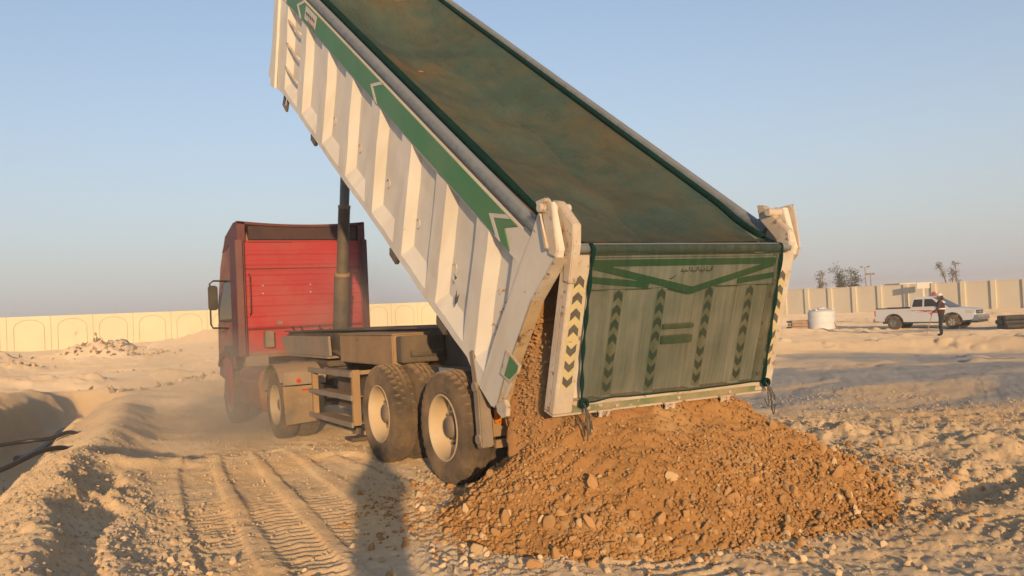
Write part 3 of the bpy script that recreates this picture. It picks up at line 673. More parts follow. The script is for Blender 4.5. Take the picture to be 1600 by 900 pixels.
bar('green_stripe', (-.97, .065), (.97, .065), .055, 'green_paint')
bar('green_stripe', (-.95, .085), (.06, .30), .055, 'green_paint', .0515, .054)
bar('green_stripe', (.95, .085), (.06, .30), .055, 'green_paint', .0515, .054)
bar('green_stripe', (-.97, .19), (-.40, .245), .05, 'green_paint', .0555, .058)
bar('green_stripe', (.97, .19), (.55, .235), .05, 'green_paint', .0555, .058)
mk('lamp_bar', J(xf(box((-.155, .60, -.009), (.165, .63, .03)), Gt), xf(box((-.155, .70, -.009), (.165, .76, .03)), Gt)), 'green_worn', gate)
# writing on the upper panel: one joined line of script with dots and tall strokes, and a crescent
wr = []
for (a, b) in ((-.08, .0), (.02, .09), (.11, .17), (.185, .245)):
    wr.append(xf(box((a, .138, .0448), (b, .147, .0462)), Gt))
for X, h in ((-.07, .02), (-.03, .018), (.005, .035), (.03, .03), (.085, .035), (.10, .035), (.13, .02), (.165, .022), (.19, .035), (.24, .03), (.25, .038)):
    wr.append(xf(box((X, .142-h, .0448), (X+.008, .1375, .0462)), Gt))
for X in (-.05, .05, .14, .21): wr.append(xf(box((X, .152, .0448), (X+.012, .158, .0462)), Gt))
mk('lettering', J(*wr), 'ink', gate)
mk('lettering', xf(prism([(-.20, .205), (-.165, .205), (-.13, .185), (-.12, .16), (-.135, .18), (-.16, .192)], .0448, .0462, 2), Gt), 'ink', gate)
mk('bottom_rail', J(xf(box((-.985, 1.175, -.05), (1.05, 1.215, .055)), Gt), xf(box((-1.16, 1.275, -.085), (1.16, 1.292, .05)), Gt)), 'white_worn', gate, bev=.004)
mk('rail_face', xf(box((-.985, 1.216, -.05), (1.05, 1.274, .046)), Gt), 'green_worn', gate)
for X in (-.83, -.55, .1, .68):
    mk('bolt', xf(tube([(X, 1.245, .045), (X, 1.245, .058)], .016, 8), Gt), 'white_worn', gate)
for X in (-.68, .0, .62):
    mk('rail_bracket', J(xf(box((X-.07, 1.262, .05), (X+.07, 1.276, .085)), Gt), xf(box((X-.05, 1.277, .03), (X-.02, 1.325, .075)), Gt), xf(box((X+.02, 1.277, .03), (X+.05, 1.325, .075)), Gt), xf(tube([(X-.05, 1.31, .05), (X+.05, 1.31, .05)], .016, 8), Gt)), 'white_worn', gate)

# chassis, ram, steps, tool box, rear lamps
for sgn in (-1, 1):
    mk('chassis_beam', J(prism([(-1.0, .98), (-1.0, 1.18), (.2, 1.44), (1.2, 1.47), (5.1, 1.45), (8.0, 1.42), (8.0, 1.17), (5.4, 1.15), (4.6, 1.02), (1.0, 1.05)], sgn*.43, sgn*.455, 0),
       prism([(1.0, 1.472), (8.0, 1.422), (8.0, 1.447), (1.0, 1.497)], sgn*.36, sgn*.53, 0), prism([(.9, 1.025), (4.6, .995), (5.4, 1.125), (8.0, 1.145), (8.0, 1.168), (5.4, 1.148), (4.6, 1.018), (.9, 1.048)], sgn*.36, sgn*.53, 0)), 'chassis', trailer)
mk('cross_member', J(*[box((-.428, y0, 1.1), (.428, y0+.12, 1.36)) for y0 in (-.8, .5, 2.2, 3.8, 5.4, 6.9)]), 'chassis', trailer)
mk('hinge_beam', J(box((-.62, -1.05, .90), (.62, -.93, 1.02)), tube([(-.75, -1.0, .86), (.75, -1.0, .86)], .05, 10)), 'chassis', trailer)
ram = mk('hydraulic_ram', tube([(0, 6.62, .95), (0, 6.45, 1.75), (0, 6.33, 2.35)], [.125, .125, .125], 20), 'chassis', trailer, 'auto')
a = np.array((0, 6.62, .95)); b = np.array((0, 5.70, 5.10)); P_ = lambda t: tuple(a+(b-a)*t)
mk('ram_stage', tube([P_(.33), P_(.60)], .096, 20), 'chassis', ram, 'auto')
mk('ram_stage', tube([P_(.60), P_(.99)], .078, 20), 'galvanised', ram, 'auto')
mk('ram_collar', tube([P_(.33), P_(.343)], .131, 20), 'dusty_steel', ram, 'auto'); mk('ram_collar', tube([P_(.595), P_(.605)], .102, 20), 'dusty_steel', ram, 'auto')
mk('ram_cradle', J(box((-.36, 6.45, .92), (-.17, 6.78, 1.12)), box((.17, 6.45, .92), (.36, 6.78, 1.12)), box((-.36, 6.52, .86), (.36, 6.72, .95))), 'chassis', trailer)
mk('fifth_wheel_skirt', J(prism([(5.35, 1.36), (7.95, 1.36), (7.95, 1.24), (7.62, 1.06), (5.3, 1.06)], -.60, -.56, 0), prism([(5.35, 1.36), (7.95, 1.36), (7.95, 1.24), (7.62, 1.06), (5.3, 1.06)], .56, .60, 0), box((-.6, 5.4, 1.02), (.6, 7.6, 1.055))), 'dusty_grey', trailer)
tb = mk('tool_box', box((-1.02, 1.72, 1.06), (-.56, 3.55, 1.415)), 'dusty_steel', trailer, bev=.012)
mk('lid_edge', J(box((-1.03, 1.70, 1.416), (-.55, 3.57, 1.43)), box((-1.028, 1.715, 1.06), (-1.0215, 1.74, 1.41))), 'dusty_steel', tb)
mk('box_bracket', J(box((-1.0, 1.50, 1.10), (-.46, 1.66, 1.40)), tube([(-.9, 1.48, 1.2), (-.5, 1.48, 1.2)], .04, 8)), 'chassis', trailer, bev=.01)
rack = mk('side_rack', box((-1.14, 2.505, .94), (-.50, 2.555, .99)), 'dusty_steel', trailer, bev=.006)
mk('rack_post', box((-1.24, 2.50, .33), (-1.14, 2.56, 1.0)), 'dusty_steel', rack, bev=.006)
mk('rack_post', box((-1.24, 4.10, .33), (-1.16, 4.16, .98)), 'dusty_steel', rack, bev=.006)
for z0, z1 in ((.915, .985), (.635, .70), (.31, .375)):
    mk('step_bar', J(box((-1.275, 2.48, z0), (-1.245, 4.2, z1)), box((-1.244, 2.565, z0+.03), (-1.0, 4.09, z0+.045))), 'dusty_grey', rack, bev=.005)
mk('rack_panel', J(box((-.95, 2.6, .45), (-.93, 3.9, .9)), tube([(-.85, 3.5, .9), (-.85, 3.5, .1)], .06, 10), box((-.98, 3.37, .02), (-.72, 3.63, .06))), 'chassis', rack)
for sgn in (-1, 1):
    mk('mudguard_post', prism([(-.66, 1.30), (-.74, 1.30), (-.80, 1.05), (-.83, .45), (-.74, .43), (-.70, 1.0)], sgn*1.255, sgn*1.13, 0), 'dusty_grey', trailer, bev=.012)
    for y_, z_ in ((-.755, .98), (-.785, .52)): mk('reflector_boss', tube([(sgn*1.252, y_, z_), (sgn*1.272, y_, z_)], .045, 12), 'dusty_grey', trailer)
    lo, hi = sorted((sgn*1.11, sgn*.66))
    bp = mk('bumper_rail', J(box((lo, -.83, .43), (hi, -.77, .50)), box((lo, -.775, .52), (hi, -.765, .70))), 'dusty_steel', trailer, bev=.006)
    for k, (mt, nm) in enumerate((('lamp_orange', 'indicator_lamp'), ('lamp_red', 'tail_lamp'))):
        l, h_ = sorted((sgn*(1.10-.19*k), sgn*(.915-.19*k)))
        mk(nm, box((l, -.825, .64), (h_, -.78, .775)), mt, bp, bev=.012)
    l, h_ = sorted((sgn*1.0, sgn*.86)); mk('marker_plate', box((l, -.835, .505), (h_, -.825, .55)), 'plate_yellow', bp)
    mk('wheel_bracket', J(tube([(sgn*.9, 1.68, .56), (sgn*.5, .84, 1.0)], .04, 6), box((min(sgn*.55, sgn*.4), .55, .75), (max(sgn*.55, sgn*.4), 1.1, 1.05))), 'chassis', trailer)
mk('axle', J(tube([(-1.0, 0, .54), (1.0, 0, .54)], .07, 10)), 'chassis', trailer); mk('axle', J(tube([(-1.0, 1.6755, .54), (1.0, 1.6755, .54)], .07, 10)), 'chassis', trailer)

# wheels: turned about X, outer face at x = 0 towards -X
def tyre_vf(R, w, n=144):
    prof = [(.035, R*.565), (.012, R*.62), (.008, R*.635), (.012, R*.65), (.003, R*.70), (0, R*.76), (.003, R*.80), (-.001, R*.81), (.004, R*.82), (.006, R*.87), (.020, R*.945), (.036, R*.975), (.075, R*.993), (.082, R*.975), (.092, R*.975), (.099, R*.997),
            (w*.5-.006, R), (w*.5, R*.978), (w*.5+.008, R), (w-.099, R*.997), (w-.092, R*.975), (w-.082, R*.975), (w-.075, R*.993), (w-.036, R*.975), (w-.02, R*.945), (w-.006, R*.87), (w-.004, R*.84), (w-.003, R*.81), (w-.002, R*.79), (w, R*.77), (w-.003, R*.72), (w-.010, R*.65), (w-.012, R*.62), (w-.035, R*.565)]
    V, F = lathe_x(prof, n); m = len(prof); V = [list(p) for p in V]
    for k in range(n):
        for j in range(9, m-9):
            g = 0
            jj = (j if j < m/2 else m-1-j)-5
            if jj <= 7 and (k % 4) == 0: g = .022 if jj < 6 else .018
            elif jj > 8 and ((k+2) % 4) == 0 and j < m/2+1: g = .014
            if g:
                r = math.hypot(V[k*m+j][1], V[k*m+j][2]); s_ = (r-g)/r; V[k*m+j][1] *= s_; V[k*m+j][2] *= s_
    return V, F
def make_wheel(name, R, parent, dual=True, dish=.17, rim_mat='rim_cream', w=.285):
    root = empty(name, (0, 0, 0), parent)
    def add(nm, vf, mt, sm='auto', **k):
        o = mk(nm, vf, mt, None, sm, **k); o.parent = root; return o
    add('tyre', tyre_vf(R, w), 'tyre_rubber')
    if dual: add('tyre', xf(tyre_vf(R, w, 96), lambda a, b, c: (a+w+.045, b, c)), 'tyre_rubber')
    rr = R*.565
    prof = [(.03, rr*1.02), (.014, rr*1.035), (.010, rr*1.0), (.022, rr*.955), (.05, rr*.93), (.09, rr*.90), (dish, rr*.86), (dish+.012, rr*.80), (dish+.016, rr*.62), (dish-.005, rr*.52), (dish-.012, rr*.42), (dish-.01, 0.001)]
    add('rim', lathe_x(prof, 64), rim_mat)
    hb = [(dish-.005, rr*.45), (dish-.035, rr*.44), (dish-.045, rr*.36), (dish-.085, rr*.33), (dish-.10, rr*.27), (dish-.105, .001)]
    add('hub', lathe_x(hb, 24), 'hub_grey')
    add('lug_nuts', J(*[tube([(dish+.0, rr*.56*math.cos(t), rr*.56*math.sin(t)), (dish-.035, rr*.56*math.cos(t), rr*.56*math.sin(t))], .016, 6) for t in np.arange(10)*2*math.pi/10]), 'hub_grey')
    add('hand_hole', J(*[tube([(dish+.009, rr*.73*math.cos(t), rr*.73*math.sin(t)), (dish+.020, rr*.73*math.cos(t), rr*.73*math.sin(t))], .026, 10) for t in np.arange(8)*2*math.pi/8+.2]), 'black_plastic')
    return root
w0 = make_wheel('wheel', .552, trailer)
k = 0
for yy in (0, 1.6755):
    for sgn in (-1, 1):
        w_ = w0 if k == 0 else copy_tree(w0, trailer)
        w_.location = (sgn*1.252, yy, .545); w_.rotation_euler = (0, 0, 0 if sgn < 0 else math.pi); w_.rotation_euler.x = .37*k; k += 1

# soil still in the body and pouring out under the gate
def soil_load():
    us = np.linspace(-.05, 7.6, 110); xs = np.linspace(-1.115, 1.115, 34)
    U, X = np.meshgrid(us, xs, indexing='ij')
    v = 1.0 + .16*fbm(U*.9, X*.9, 130, 4) + .05*fbm(U*5, X*5, 131, 3) - .16*np.abs(X)**2 + .18*np.exp(-((U-4.2)/1.6)**2)
    v = v*(1-.72*sstep(6.6, 7.6, U)) ; v = np.maximum(v, .26)
    Y = YR+U*CT-v*ST; Z = ZR+U*ST+v*CT
    co = np.stack([X, Y, Z], -1).reshape(-1, 3); n0, n1 = U.shape
    i = np.arange(n0*n1).reshape(n0, n1); F = np.stack([i[:-1, :-1], i[1:, :-1], i[1:, 1:], i[:-1, 1:]], -1).reshape(-1, 4)
    # rear face and left and right cheeks falling to the heap: wrap a strip round the mouth
    poly = []
    for t in np.linspace(0, 1, 16): poly.append((-1.03+.03*math.sin(t*9), -.86-.60*t, 0))
    for t in np.linspace(0.06, .94, 30): poly.append((-1.03+2.06*t, -1.52+.04*math.sin(t*17), 0))
    for t in np.linspace(0, 1, 16): poly.append((1.03, -1.46+.60*t, 0))
    poly = np.array(poly); hs = np.linspace(0, 1, 46); base = len(co); rows = []
    for q, h in enumerate(hs):
        topz = np.interp(poly[:, 1], [-1.56, -.86], [1.98, 1.70]); zb = .30
        z = zb+(topz-zb)*h
        sw = 1 + .10*(1-h)
        nx = .10*fbm(poly[:, 0]*2.2+poly[:, 1]*3, z*2.6, 140, 5, .62)+.03*fbm(poly[:, 0]*9, z*9, 141, 3)
        cx_, cy_ = 0, -1.1
        back = np.clip(-1.18+.30*h-poly[:, 1], -1, 0); poly_y = poly[:, 1]+back
        x_ = poly[:, 0]*sw + np.sign(poly[:, 0])*nx*.6; y_ = poly_y + nx*.5
        rows.append(np.stack([x_, y_, z], -1))
    rows = np.array(rows); n0, n1 = rows.shape[:2]; co = np.vstack([co, rows.reshape(-1, 3)])
    i = base+np.arange(n0*n1).reshape(n0, n1); F = np.vstack([F, np.stack([i[:-1, :-1], i[1:, :-1], i[1:, 1:], i[:-1, 1:]], -1).reshape(-1, 4)])
    return co, F
co, F = soil_load()
tag(grid_mesh('soil_load', co, F, 'soil_load'), 'brown soil load sliding out of the raised tipping body', 'soil', kind=None)
load = bpy.data.objects['soil_load']
# clods and stones in the face of the falling soil
nf = 3200
t_ = rng.uniform(0, 1, nf); fy = np.where(t_ < .72, rng.uniform(-1.55, -1.12, nf), rng.uniform(-1.80, -1.5, nf)); fx = np.where(t_ < .72, -1.07+.055*rng.normal(size=nf), rng.uniform(-1.1, .9, nf)); fz = rng.uniform(.5, 1.85, nf)*np.where(t_ < .72, 1, .8)
many_stones('clods', np.stack([fx, fy, fz], -1), .005+.016*rng.power(.25, nf), 'rock', load)

# ------------------------------------------------------------------ net thrown over the body and the gate
def net_rows():
    xs = np.linspace(0, 1, 41); rows = []
    for u in np.linspace(7.9, .55, 60):
        x = -.97 + xs*2.10; sag = np.sin(np.pi*xs)**.8
        dpt = .12+.26*sstep(.5, 2.5, u)*sstep(8.2, 6.5, u)+.12*np.exp(-((u-6.6)/.8)**2)
        v = 1.655 - sag*dpt + .06*fbm(np.full(41, u*1.1), x*1.4, 150, 4)*sag*2 - .03*(1-xs) + .012*np.sin(u*3+xs*9)*sag
        rows.append([Bd(a, u, b) for a, b in zip(x, v)])
    p0 = np.array(rows[-1])
    p1 = np.array([Gt(-1.0+2.0*t, -.085, .055) for t in xs])
    for q in np.linspace(.1, 1, 14):
        w = q*q*(3-2*q)*.5+q*.5
        r = p0*(1-w)+p1*w; r[:, 2] -= .06*np.sin(np.pi*q)*(1-.3*np.sin(np.pi*xs)); rows.append([tuple(c) for c in r])
    for t in np.linspace(-.06, 1.17, 34):
        k = (t+.06)/1.23
        xl, xr = -1.0+.07*k**1.5, 1.0+.05*k
        x = xl+(xr-xl)*xs
        bow = .018*np.sin(np.pi*k)*np.sin(np.pi*xs)+.018*np.exp(-(xs/.05)**2)
        fold = .024*np.sin(xs*34+6*fbm(xs*3, xs*0+k, 151, 2))*np.exp(-(xs/.16)**2)*(.3+k)
        fold = fold + .010*np.sin((1-xs)*30+k*2)*np.exp(-((1-xs)/.10)**2) + .012*vnoise(xs*7, xs*0+k*3, 152)+.008*np.sin((xs*1.2-k*.7)*16)*np.exp(-((xs-.15*k)/.22)**2)*k
        dro = np.where(k > .8, -.035*((k-.8)/.2)*np.sin(np.pi*xs)**.5*0 + .02*np.sin(np.pi*xs)*0, 0)
        lift = -.045*k**3*(np.sin(np.pi*np.clip(xs, 0, 1)))*(-.2+xs*0)
        rows.append([Gt(a, t+c+e_, .066+b+f_) for a, b, f_, c, e_ in zip(x, bow, fold, dro, lift)])
    return rows
rows = np.array(net_rows()); n0, n1 = rows.shape[:2]; i = np.arange(n0*n1).reshape(n0, n1)
net = thing('cover_net', (0, -1.9, 1.0), 'dark green see-through mesh net over the load and hanging down the tailgate', 'cover net')
split = 68
def sub_net(name, a, b, mt):
    r = rows[a:b]; m0, m1 = r.shape[:2]; i = np.arange(m0*m1).reshape(m0, m1)
    o = grid_mesh(name, r.reshape(-1, 3), np.stack([i[:-1, :-1], i[1:, :-1], i[1:, 1:], i[:-1, 1:]], -1).reshape(-1, 4), mt); setp(o, net); return o
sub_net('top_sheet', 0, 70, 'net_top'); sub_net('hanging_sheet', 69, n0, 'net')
lift = np.array((0, -.0, .012))
mk('hem', tube([tuple(q) for q in rows[:66, 0]], [.045]*52+[.045-.0018*k for k in range(14)], 7), 'net_hem', net, True)
mk('hem', tube([tuple(q+lift) for q in rows[:70:2, -1]], .032, 7), 'net_hem', net, True)
mk('hem', tube([tuple(q) for q in rows[66:, 0]], [.014+.006*math.sin(k*.9) for k in range(len(rows)-66)], 6), 'net_hem', net, True)
mk('hem', tube([tuple(q) for q in rows[68:, -1]], [.013+.006*math.sin(k*.7+1) for k in range(len(rows)-68)], 6), 'net_hem', net, True)
mk('hem', tube([tuple(q) for q in rows[-1]], .007, 6), 'net_hem', net, True)
for c, e_ in ((rows[-1, 0], -1), (rows[-1, -1], 1)):
    kn = []
    for k in range(5):
        t = k*1.3; kn.append(tube([tuple(c+np.array((.03*math.cos(t+s_), -.02-.012*k*.5, .03*math.sin(t+s_)-.01))) for s_ in np.linspace(0, 5, 9)], .012, 6))
    mk('knot', J(*kn), 'net_hem', net, True)
    dr = []
    for k, (dx, dz) in enumerate(((-.03, -.22), (.02, -.30), (.05, -.18), (.0, -.26))):
        pts = spline([c+np.array((0, -.04, -.02)), c+np.array((dx*e_*.4+.01*k, -.06, dz*.45)), c+np.array((dx*e_+.03, -.05, dz)), c+np.array((dx*e_*1.6+.05*(k % 2), -.05, dz*.7))], 6)
        dr.append(tube(pts, .005, 5))
    mk('tie_rope', J(*dr), 'rope', net, True)

# ------------------------------------------------------------------ tractor unit
TZ = -.215                                                   # it stands a little lower than the trailer axles
tr = thing('tractor_truck', (0, 7.8, TZ), 'red cab tractor truck in front of the trailer, seen from behind', 'truck')
YB = 8.41
cab = mk('cab', J(prism([(8.47, .98), (8.47, 3.10), (8.60, 3.30), (9.5, 3.34), (10.05, 2.75), (10.42, 1.95), (10.46, .55), (9.9, .50), (9.75, .98)], -1.19, 1.19, 0)), 'faded_maroon', tr, 'auto', bev=.05)
# rear wall: pressed horizontal ribs
zs, ys = [], []
z_ = 1.50
prof = [(YB+.055, 1.09), (YB+.055, 1.50), (YB+.035, 1.515)]
zz_ = 1.52
while zz_ < 3.02:
    prof += [(YB+.03, zz_), (YB+.022, zz_+.03), (YB+.022, zz_+.085), (YB+.03, zz_+.105), (YB+.03, zz_+.165)]; zz_ += .1875
prof += [(YB+.03, 3.06), (YB+.06, 3.11)]
V, F = [], []
for k, (y_, z_) in enumerate(prof):
    V += [(-1.10, y_, z_), (1.14, y_, z_)]
    if k: F.append((2*k-2, 2*k-1, 2*k+1, 2*k))
mk('rear_wall', (V, F), 'red_paint', cab)
mk('grab_rail', tube([(-1.02, YB+.02, 1.75), (-1.02, YB-.05, 1.80), (-1.02, YB-.05, 2.45), (-1.02, YB+.02, 2.50)], .012, 6), 'maroon', cab, True)
mk('cable_clip', box((-.55, YB-.01, 1.56), (-.45, YB+.02, 1.62)), 'hub_grey', cab)
mk('wall_seam', J(box((-1.10, YB+.004, 2.585), (1.14, YB+.02, 2.60)), box((-1.10, YB+.0, 1.488), (1.14, YB+.05, 1.503))), 'maroon', cab)
mk('rivets', J(*[tube([(X, YB+.011, z_), (X, YB+.0, z_)], .013, 6) for X in (-.78, .1) for z_ in (2.14, 2.28)]), 'sign_white', cab)
mk('lower_corner', J(box((-1.16, YB+.06, 1.085), (-1.12, 9.2, 1.50)), box((-1.12, YB+.10, .62), (-.70, YB+.14, 1.075))), 'dusty_grey', cab, bev=.01)
for x_ in (-.80, .62): mk('cab_mount', box((x_, YB-.12, 1.16), (x_+.16, YB+.05, 1.45)), 'hub_grey', cab, bev=.01)
for sgn in (-1, 1):
    # wind deflector wings behind the corners
    mk('side_wing', prism([(sgn*1.13, YB-.02), (sgn*1.245, YB+.01), (sgn*1.235, YB+.55), (sgn*1.15, YB+.57), (sgn*1.16, YB+.08), (sgn*1.11, YB+.03)], 1.02, 3.12, 2), 'maroon', cab, bev=.006)
    mk('wing_strut', J(tube([(sgn*1.10, YB+.0, 1.03), (sgn*1.10, YB+.0, 3.12)], .018, 6)), 'maroon', cab)
    mk('window_frame', prism([(8.98, 1.66), (8.98, 2.42), (9.62, 2.44), (10.10, 1.95), (10.15, 1.66)], sgn*1.192, sgn*1.215, 0), 'black_plastic', cab)
    mk('window', prism([(9.03, 1.70), (9.03, 2.38), (9.60, 2.40), (10.05, 1.93), (10.10, 1.70)], sgn*1.2155, sgn*1.2185, 0), 'glass_dark', cab)
    mk('door_panel', prism([(8.97, .85), (8.97, 1.63), (10.3, 1.63), (10.38, .85)], sgn*1.192, sgn*1.212, 0), 'faded_maroon', cab, bev=.004)
    mk('door_band', box((min(sgn*1.215, sgn*1.24), 8.55, 1.02), (max(sgn*1.215, sgn*1.24), 9.7, 1.20)), 'black_plastic', cab, bev=.004)
    mk('wheel_arch', prism([(8.9, .78), (9.05, .99), (9.4, 1.10), (9.8, 1.10), (10.15, .98), (10.3, .78), (10.2, .78), (10.0, .92), (9.75, 1.0), (9.45, 1.0), (9.15, .92), (9.02, .78)], sgn*1.17, sgn*1.25, 0), 'maroon', cab, bev=.005)
    mk('cab_step', prism([(9.15, .95), (9.7, .95), (9.62, .55), (9.5, .10), (9.2, .10), (9.22, .50)], sgn*1.20, sgn*1.255, 0), 'red_paint', cab, bev=.006)
    # mirror on a bent tube arm
    mir = mk('mirror', prism([(sgn*1.40, 1.91), (sgn*1.40, 2.30), (sgn*1.42, 2.34), (sgn*1.55, 2.34), (sgn*1.57, 2.30), (sgn*1.57, 1.91), (sgn*1.55, 1.88), (sgn*1.42, 1.88)], 9.28, 9.36, 1), 'black_plastic', cab, bev=.02)
    mk('mirror_arm', tube([(sgn*1.20, 9.36, 2.42), (sgn*1.46, 9.36, 2.43), (sgn*1.53, 9.35, 2.38), (sgn*1.535, 9.34, 1.62), (sgn*1.50, 9.35, 1.55), (sgn*1.20, 9.36, 1.53)], .017, 8), 'black_plastic', cab, True)
# roof deflector, hollow towards the back
zc = lambda X: 3.46 - .06*(1-(X/1.2)**2)
xs = np.linspace(-1.20, 1.20, 17)
V = []; F = []
for X in xs:
    V += [(X, YB+.0, zc(X)), (X, YB+.0, zc(X)-.045), (X, YB+.55, 3.16), (X, YB+.9, 3.02), (X, YB+1.35, 2.98), (X, YB+.9, 3.30), (X, YB+.35, zc(X)-.01)]
m = 7
for k in range(16):
    for j in range(m): F.append((k*m+j, k*m+(j+1) % m, (k+1)*m+(j+1) % m, (k+1)*m+j))
F += [tuple(range(m)), tuple(range(16*m, 17*m))]
mk('roof_deflector', (V, F), 'maroon', cab, 'auto')
mk('deflector_shade', prism([(YB+.03, 3.125), (YB+.03, 3.37), (YB+.06, 3.37), (YB+.50, 3.20), (YB+.50, 3.14), (YB+.06, 3.125)], -1.0, 1.04, 0), 'recess_shade', cab)  # solid dark filler: the shade of the hollow is put into its colour
mk('deflector_frame', J(box((-1.06, YB+.10, 3.09), (1.10, YB+.5, 3.125)), *[prism([(YB+.0, 3.09), (YB+.0, 3.44), (YB+.3, 3.44), (YB+.6, 3.09)], X, X+sg*.14, 0) for X, sg in ((-1.205, 1), (1.205, -1))], box((-1.0, YB+.02, 3.07), (-.2, YB+.04, 3.08))), 'maroon', cab, bev=.006)
for sgn in (-1, 1):
    mk('frame_rail', J(box((min(sgn*.36, sgn*.44), 5.0, .58), (max(sgn*.36, sgn*.44), 10.2, .86))), 'chassis', tr)
    # side fairing and tank ahead of the drive wheels
    mk('side_tank', prism([(sgn*1.225, .20), (sgn*1.245, .55), (sgn*1.225, .78), (sgn*1.15, .83), (sgn*.55, .83), (sgn*.55, .22), (sgn*1.15, .14)], 7.05, 8.52, 1), 'faded_maroon', tr, bev=.02)
    mk('tank_band', box((min(sgn*1.246, sgn*1.26), 7.06, .60), (max(sgn*1.246, sgn*1.26), 8.5, .66)), 'dusty_grey', tr)
    # mudguard in three pressed pieces over the drive wheel
    cy_, cz_, R_ = 6.12, .345, .62
    for q, (a0, a1) in enumerate(((-.62, .18), (.20, .86), (.88, 1.62))):
        V, F = [], []
        seq = np.linspace(a0, a1, 9); Xa, Xb = sgn*1.285, sgn*.60
        for t in seq:
            for rr_ in (R_, R_-.02):
                y_, z_ = cy_+rr_*math.sin(t-.35), cz_+rr_*math.cos(t-.35)
                V += [(Xa, y_, z_), (Xb, y_, z_)]
        for k in range(8):
            a = 4*k; F += [(a, a+1, a+5, a+4), (a+2, a+3, a+7, a+6), (a, a+2, a+6, a+4), (a+1, a+3, a+7, a+5)]
        F += [(0, 1, 3, 2), (32, 33, 35, 34)]
        mg = mk('mudguard', (V, F), 'dusty_grey', tr, 'auto')
    mk('mudguard_back', box((min(sgn*1.28, sgn*.62), 5.44, .66), (max(sgn*1.28, sgn*.62), 5.47, .86)), 'dusty_grey', tr, bev=.008)
    fl = mk('mud_flap', prism([(sgn*1.285, .64), (sgn*.66, .64), (sgn*.66, .10), (sgn*1.255, .07)], 5.45, 5.464, 1), 'flap', tr)
    mk('flap_fold', J(*[box((min(sgn*1.25, sgn*.72), 5.438, z_), (max(sgn*1.25, sgn*.72), 5.449, z_+.012)) for z_ in (.50, .53)]), 'flap', fl)
    mk('tail_lamp', tube([(sgn*1.05, 5.438, .72), (sgn*1.05, 5.425, .72)], .035, 10), 'bright_red', tr)
    mk('marker_strip', box((min(sgn*1.0, sgn*.88), 5.442, .565), (max(sgn*1.0, sgn*.88), 5.449, .59)), 'bright_red', fl)
    if sgn < 0: flap_l = fl
tx = bpy.data.curves.new('lettering', 'FONT'); tx.body = '73EEAI'; tx.size = .13; tx.extrude = .002; tx.space_character = .95
to = bpy.data.objects.new('lettering', tx); COL.objects.link(to); to.rotation_euler = (math.pi/2, -.06, 0); to.location = (-1.06, 5.4465, .36)
dg = bpy.context.evaluated_depsgraph_get(); me = bpy.data.meshes.new_from_object(to.evaluated_get(dg)); me.materials.clear(); me.materials.append(M['ink_pale'])
lm = bpy.data.objects.new('lettering', me); COL.objects.link(lm); lm.rotation_euler = to.rotation_euler; lm.location = to.location; setp(lm, flap_l); bpy.data.objects.remove(to)
mk('fifth_wheel', J(box((-.5, 5.7, .88), (.5, 6.6, .98)), box((-.5, 5.9, .80), (.5, 6.4, .88))), 'chassis', tr, bev=.02)
mk('deck_plate', box((-.42, 6.7, .87), (.42, 8.2, .89)), 'dusty_steel', tr)
mk('air_line', J(*[tube(spline([(x_, 8.3, 1.5), (x_+.05, 7.9, 1.25), (x_*.6, 7.5, 1.3), (x_*.4, 7.3, 1.45)], 6), .018, 6) for x_ in (-.3, -.15, .2)]), 'hose_black', tr, True)
mk('axle_housing', tube([(-1, 6.12, .325), (1, 6.12, .325)], .09, 10), 'chassis', tr); mk('axle_housing', tube([(-1, 9.6, .25), (1, 9.6, .25)], .06, 10), 'chassis', tr)
wd = make_wheel('wheel', .535, tr); wd.location = (-1.252, 6.12, .325)
w2 = copy_tree(wd, tr); w2.location = (1.252, 6.12, .325); w2.rotation_euler.z = math.pi
wf = make_wheel('wheel', .53, tr, dual=False, dish=.02); wf.location = (-1.20, 9.6, .245)
w2 = copy_tree(wf, tr); w2.location = (1.20, 9.6, .245); w2.rotation_euler.z = math.pi

# ------------------------------------------------------------------ boundary walls
def wall_run(name, a, b, H, n, mats, label, arches, posts):
    a = np.array(a, float); b = np.array(b, float); L = np.linalg.norm((b-a)[:2]); ang = math.atan2(b[1]-a[1], b[0]-a[0]); step = L/n
    root = thing(name, tuple(a), label, 'wall')
    ex = np.array((math.cos(ang), math.sin(ang), 0)); ey = np.array((-math.sin(ang), math.cos(ang), 0))
    def loc(base): return lambda s, t, z: tuple(base + ex*s + ey*t + np.array((0, 0, z)))
    for k in range(n):
        zb = a[2]+(b[2]-a[2])*(k+.5)/n
        base = a + ex*step*k; base[2] = zb
        W = loc(base)
        pn = mk('panel', xf(box((.02, 0, -1.2), (step-.02, .22, H)), W), mats[0], root)
        if arches:
            g = .58; x0, x1, zt = g, step-g, H-.32; r = (x1-x0)/2; pts = [(x0, -.01, -.6), (x0, -.01, zt-.62*r)]
            pts += [((x0+x1)/2-r*math.cos(t), -.01, zt-.62*r+.62*r*math.sin(t)) for t in np.linspace(.15, math.pi-.15, 13)] + [(x1, -.01, zt-.62*r), (x1, -.01, -.6)]
            mk('arch_moulding', xf(tube(pts, .022, 5), W), mats[2], pn)
            mk('joint_strip', xf(box((-.03, .03, -.6), (.03, .06, H-.01)), W), mats[2], pn)
        if posts:
            mk('post', xf(box((-.22, -.20, -1.2), (.20, .42, H+.10)), W), mats[1], root)
            mk('coping', xf(box((.21, -.05, H+.003), (step-.23, .27, H+.06)), W), mats[1], root)
    return root
wall_run('boundary_wall', (-31.0, 83.8, 0), (62, 97.0, -.1), 3.05, 25, ('wall_cream', 'post_cream', 'groove'), 'long cream boundary wall with arched mouldings, behind the cab on the left', True, False)
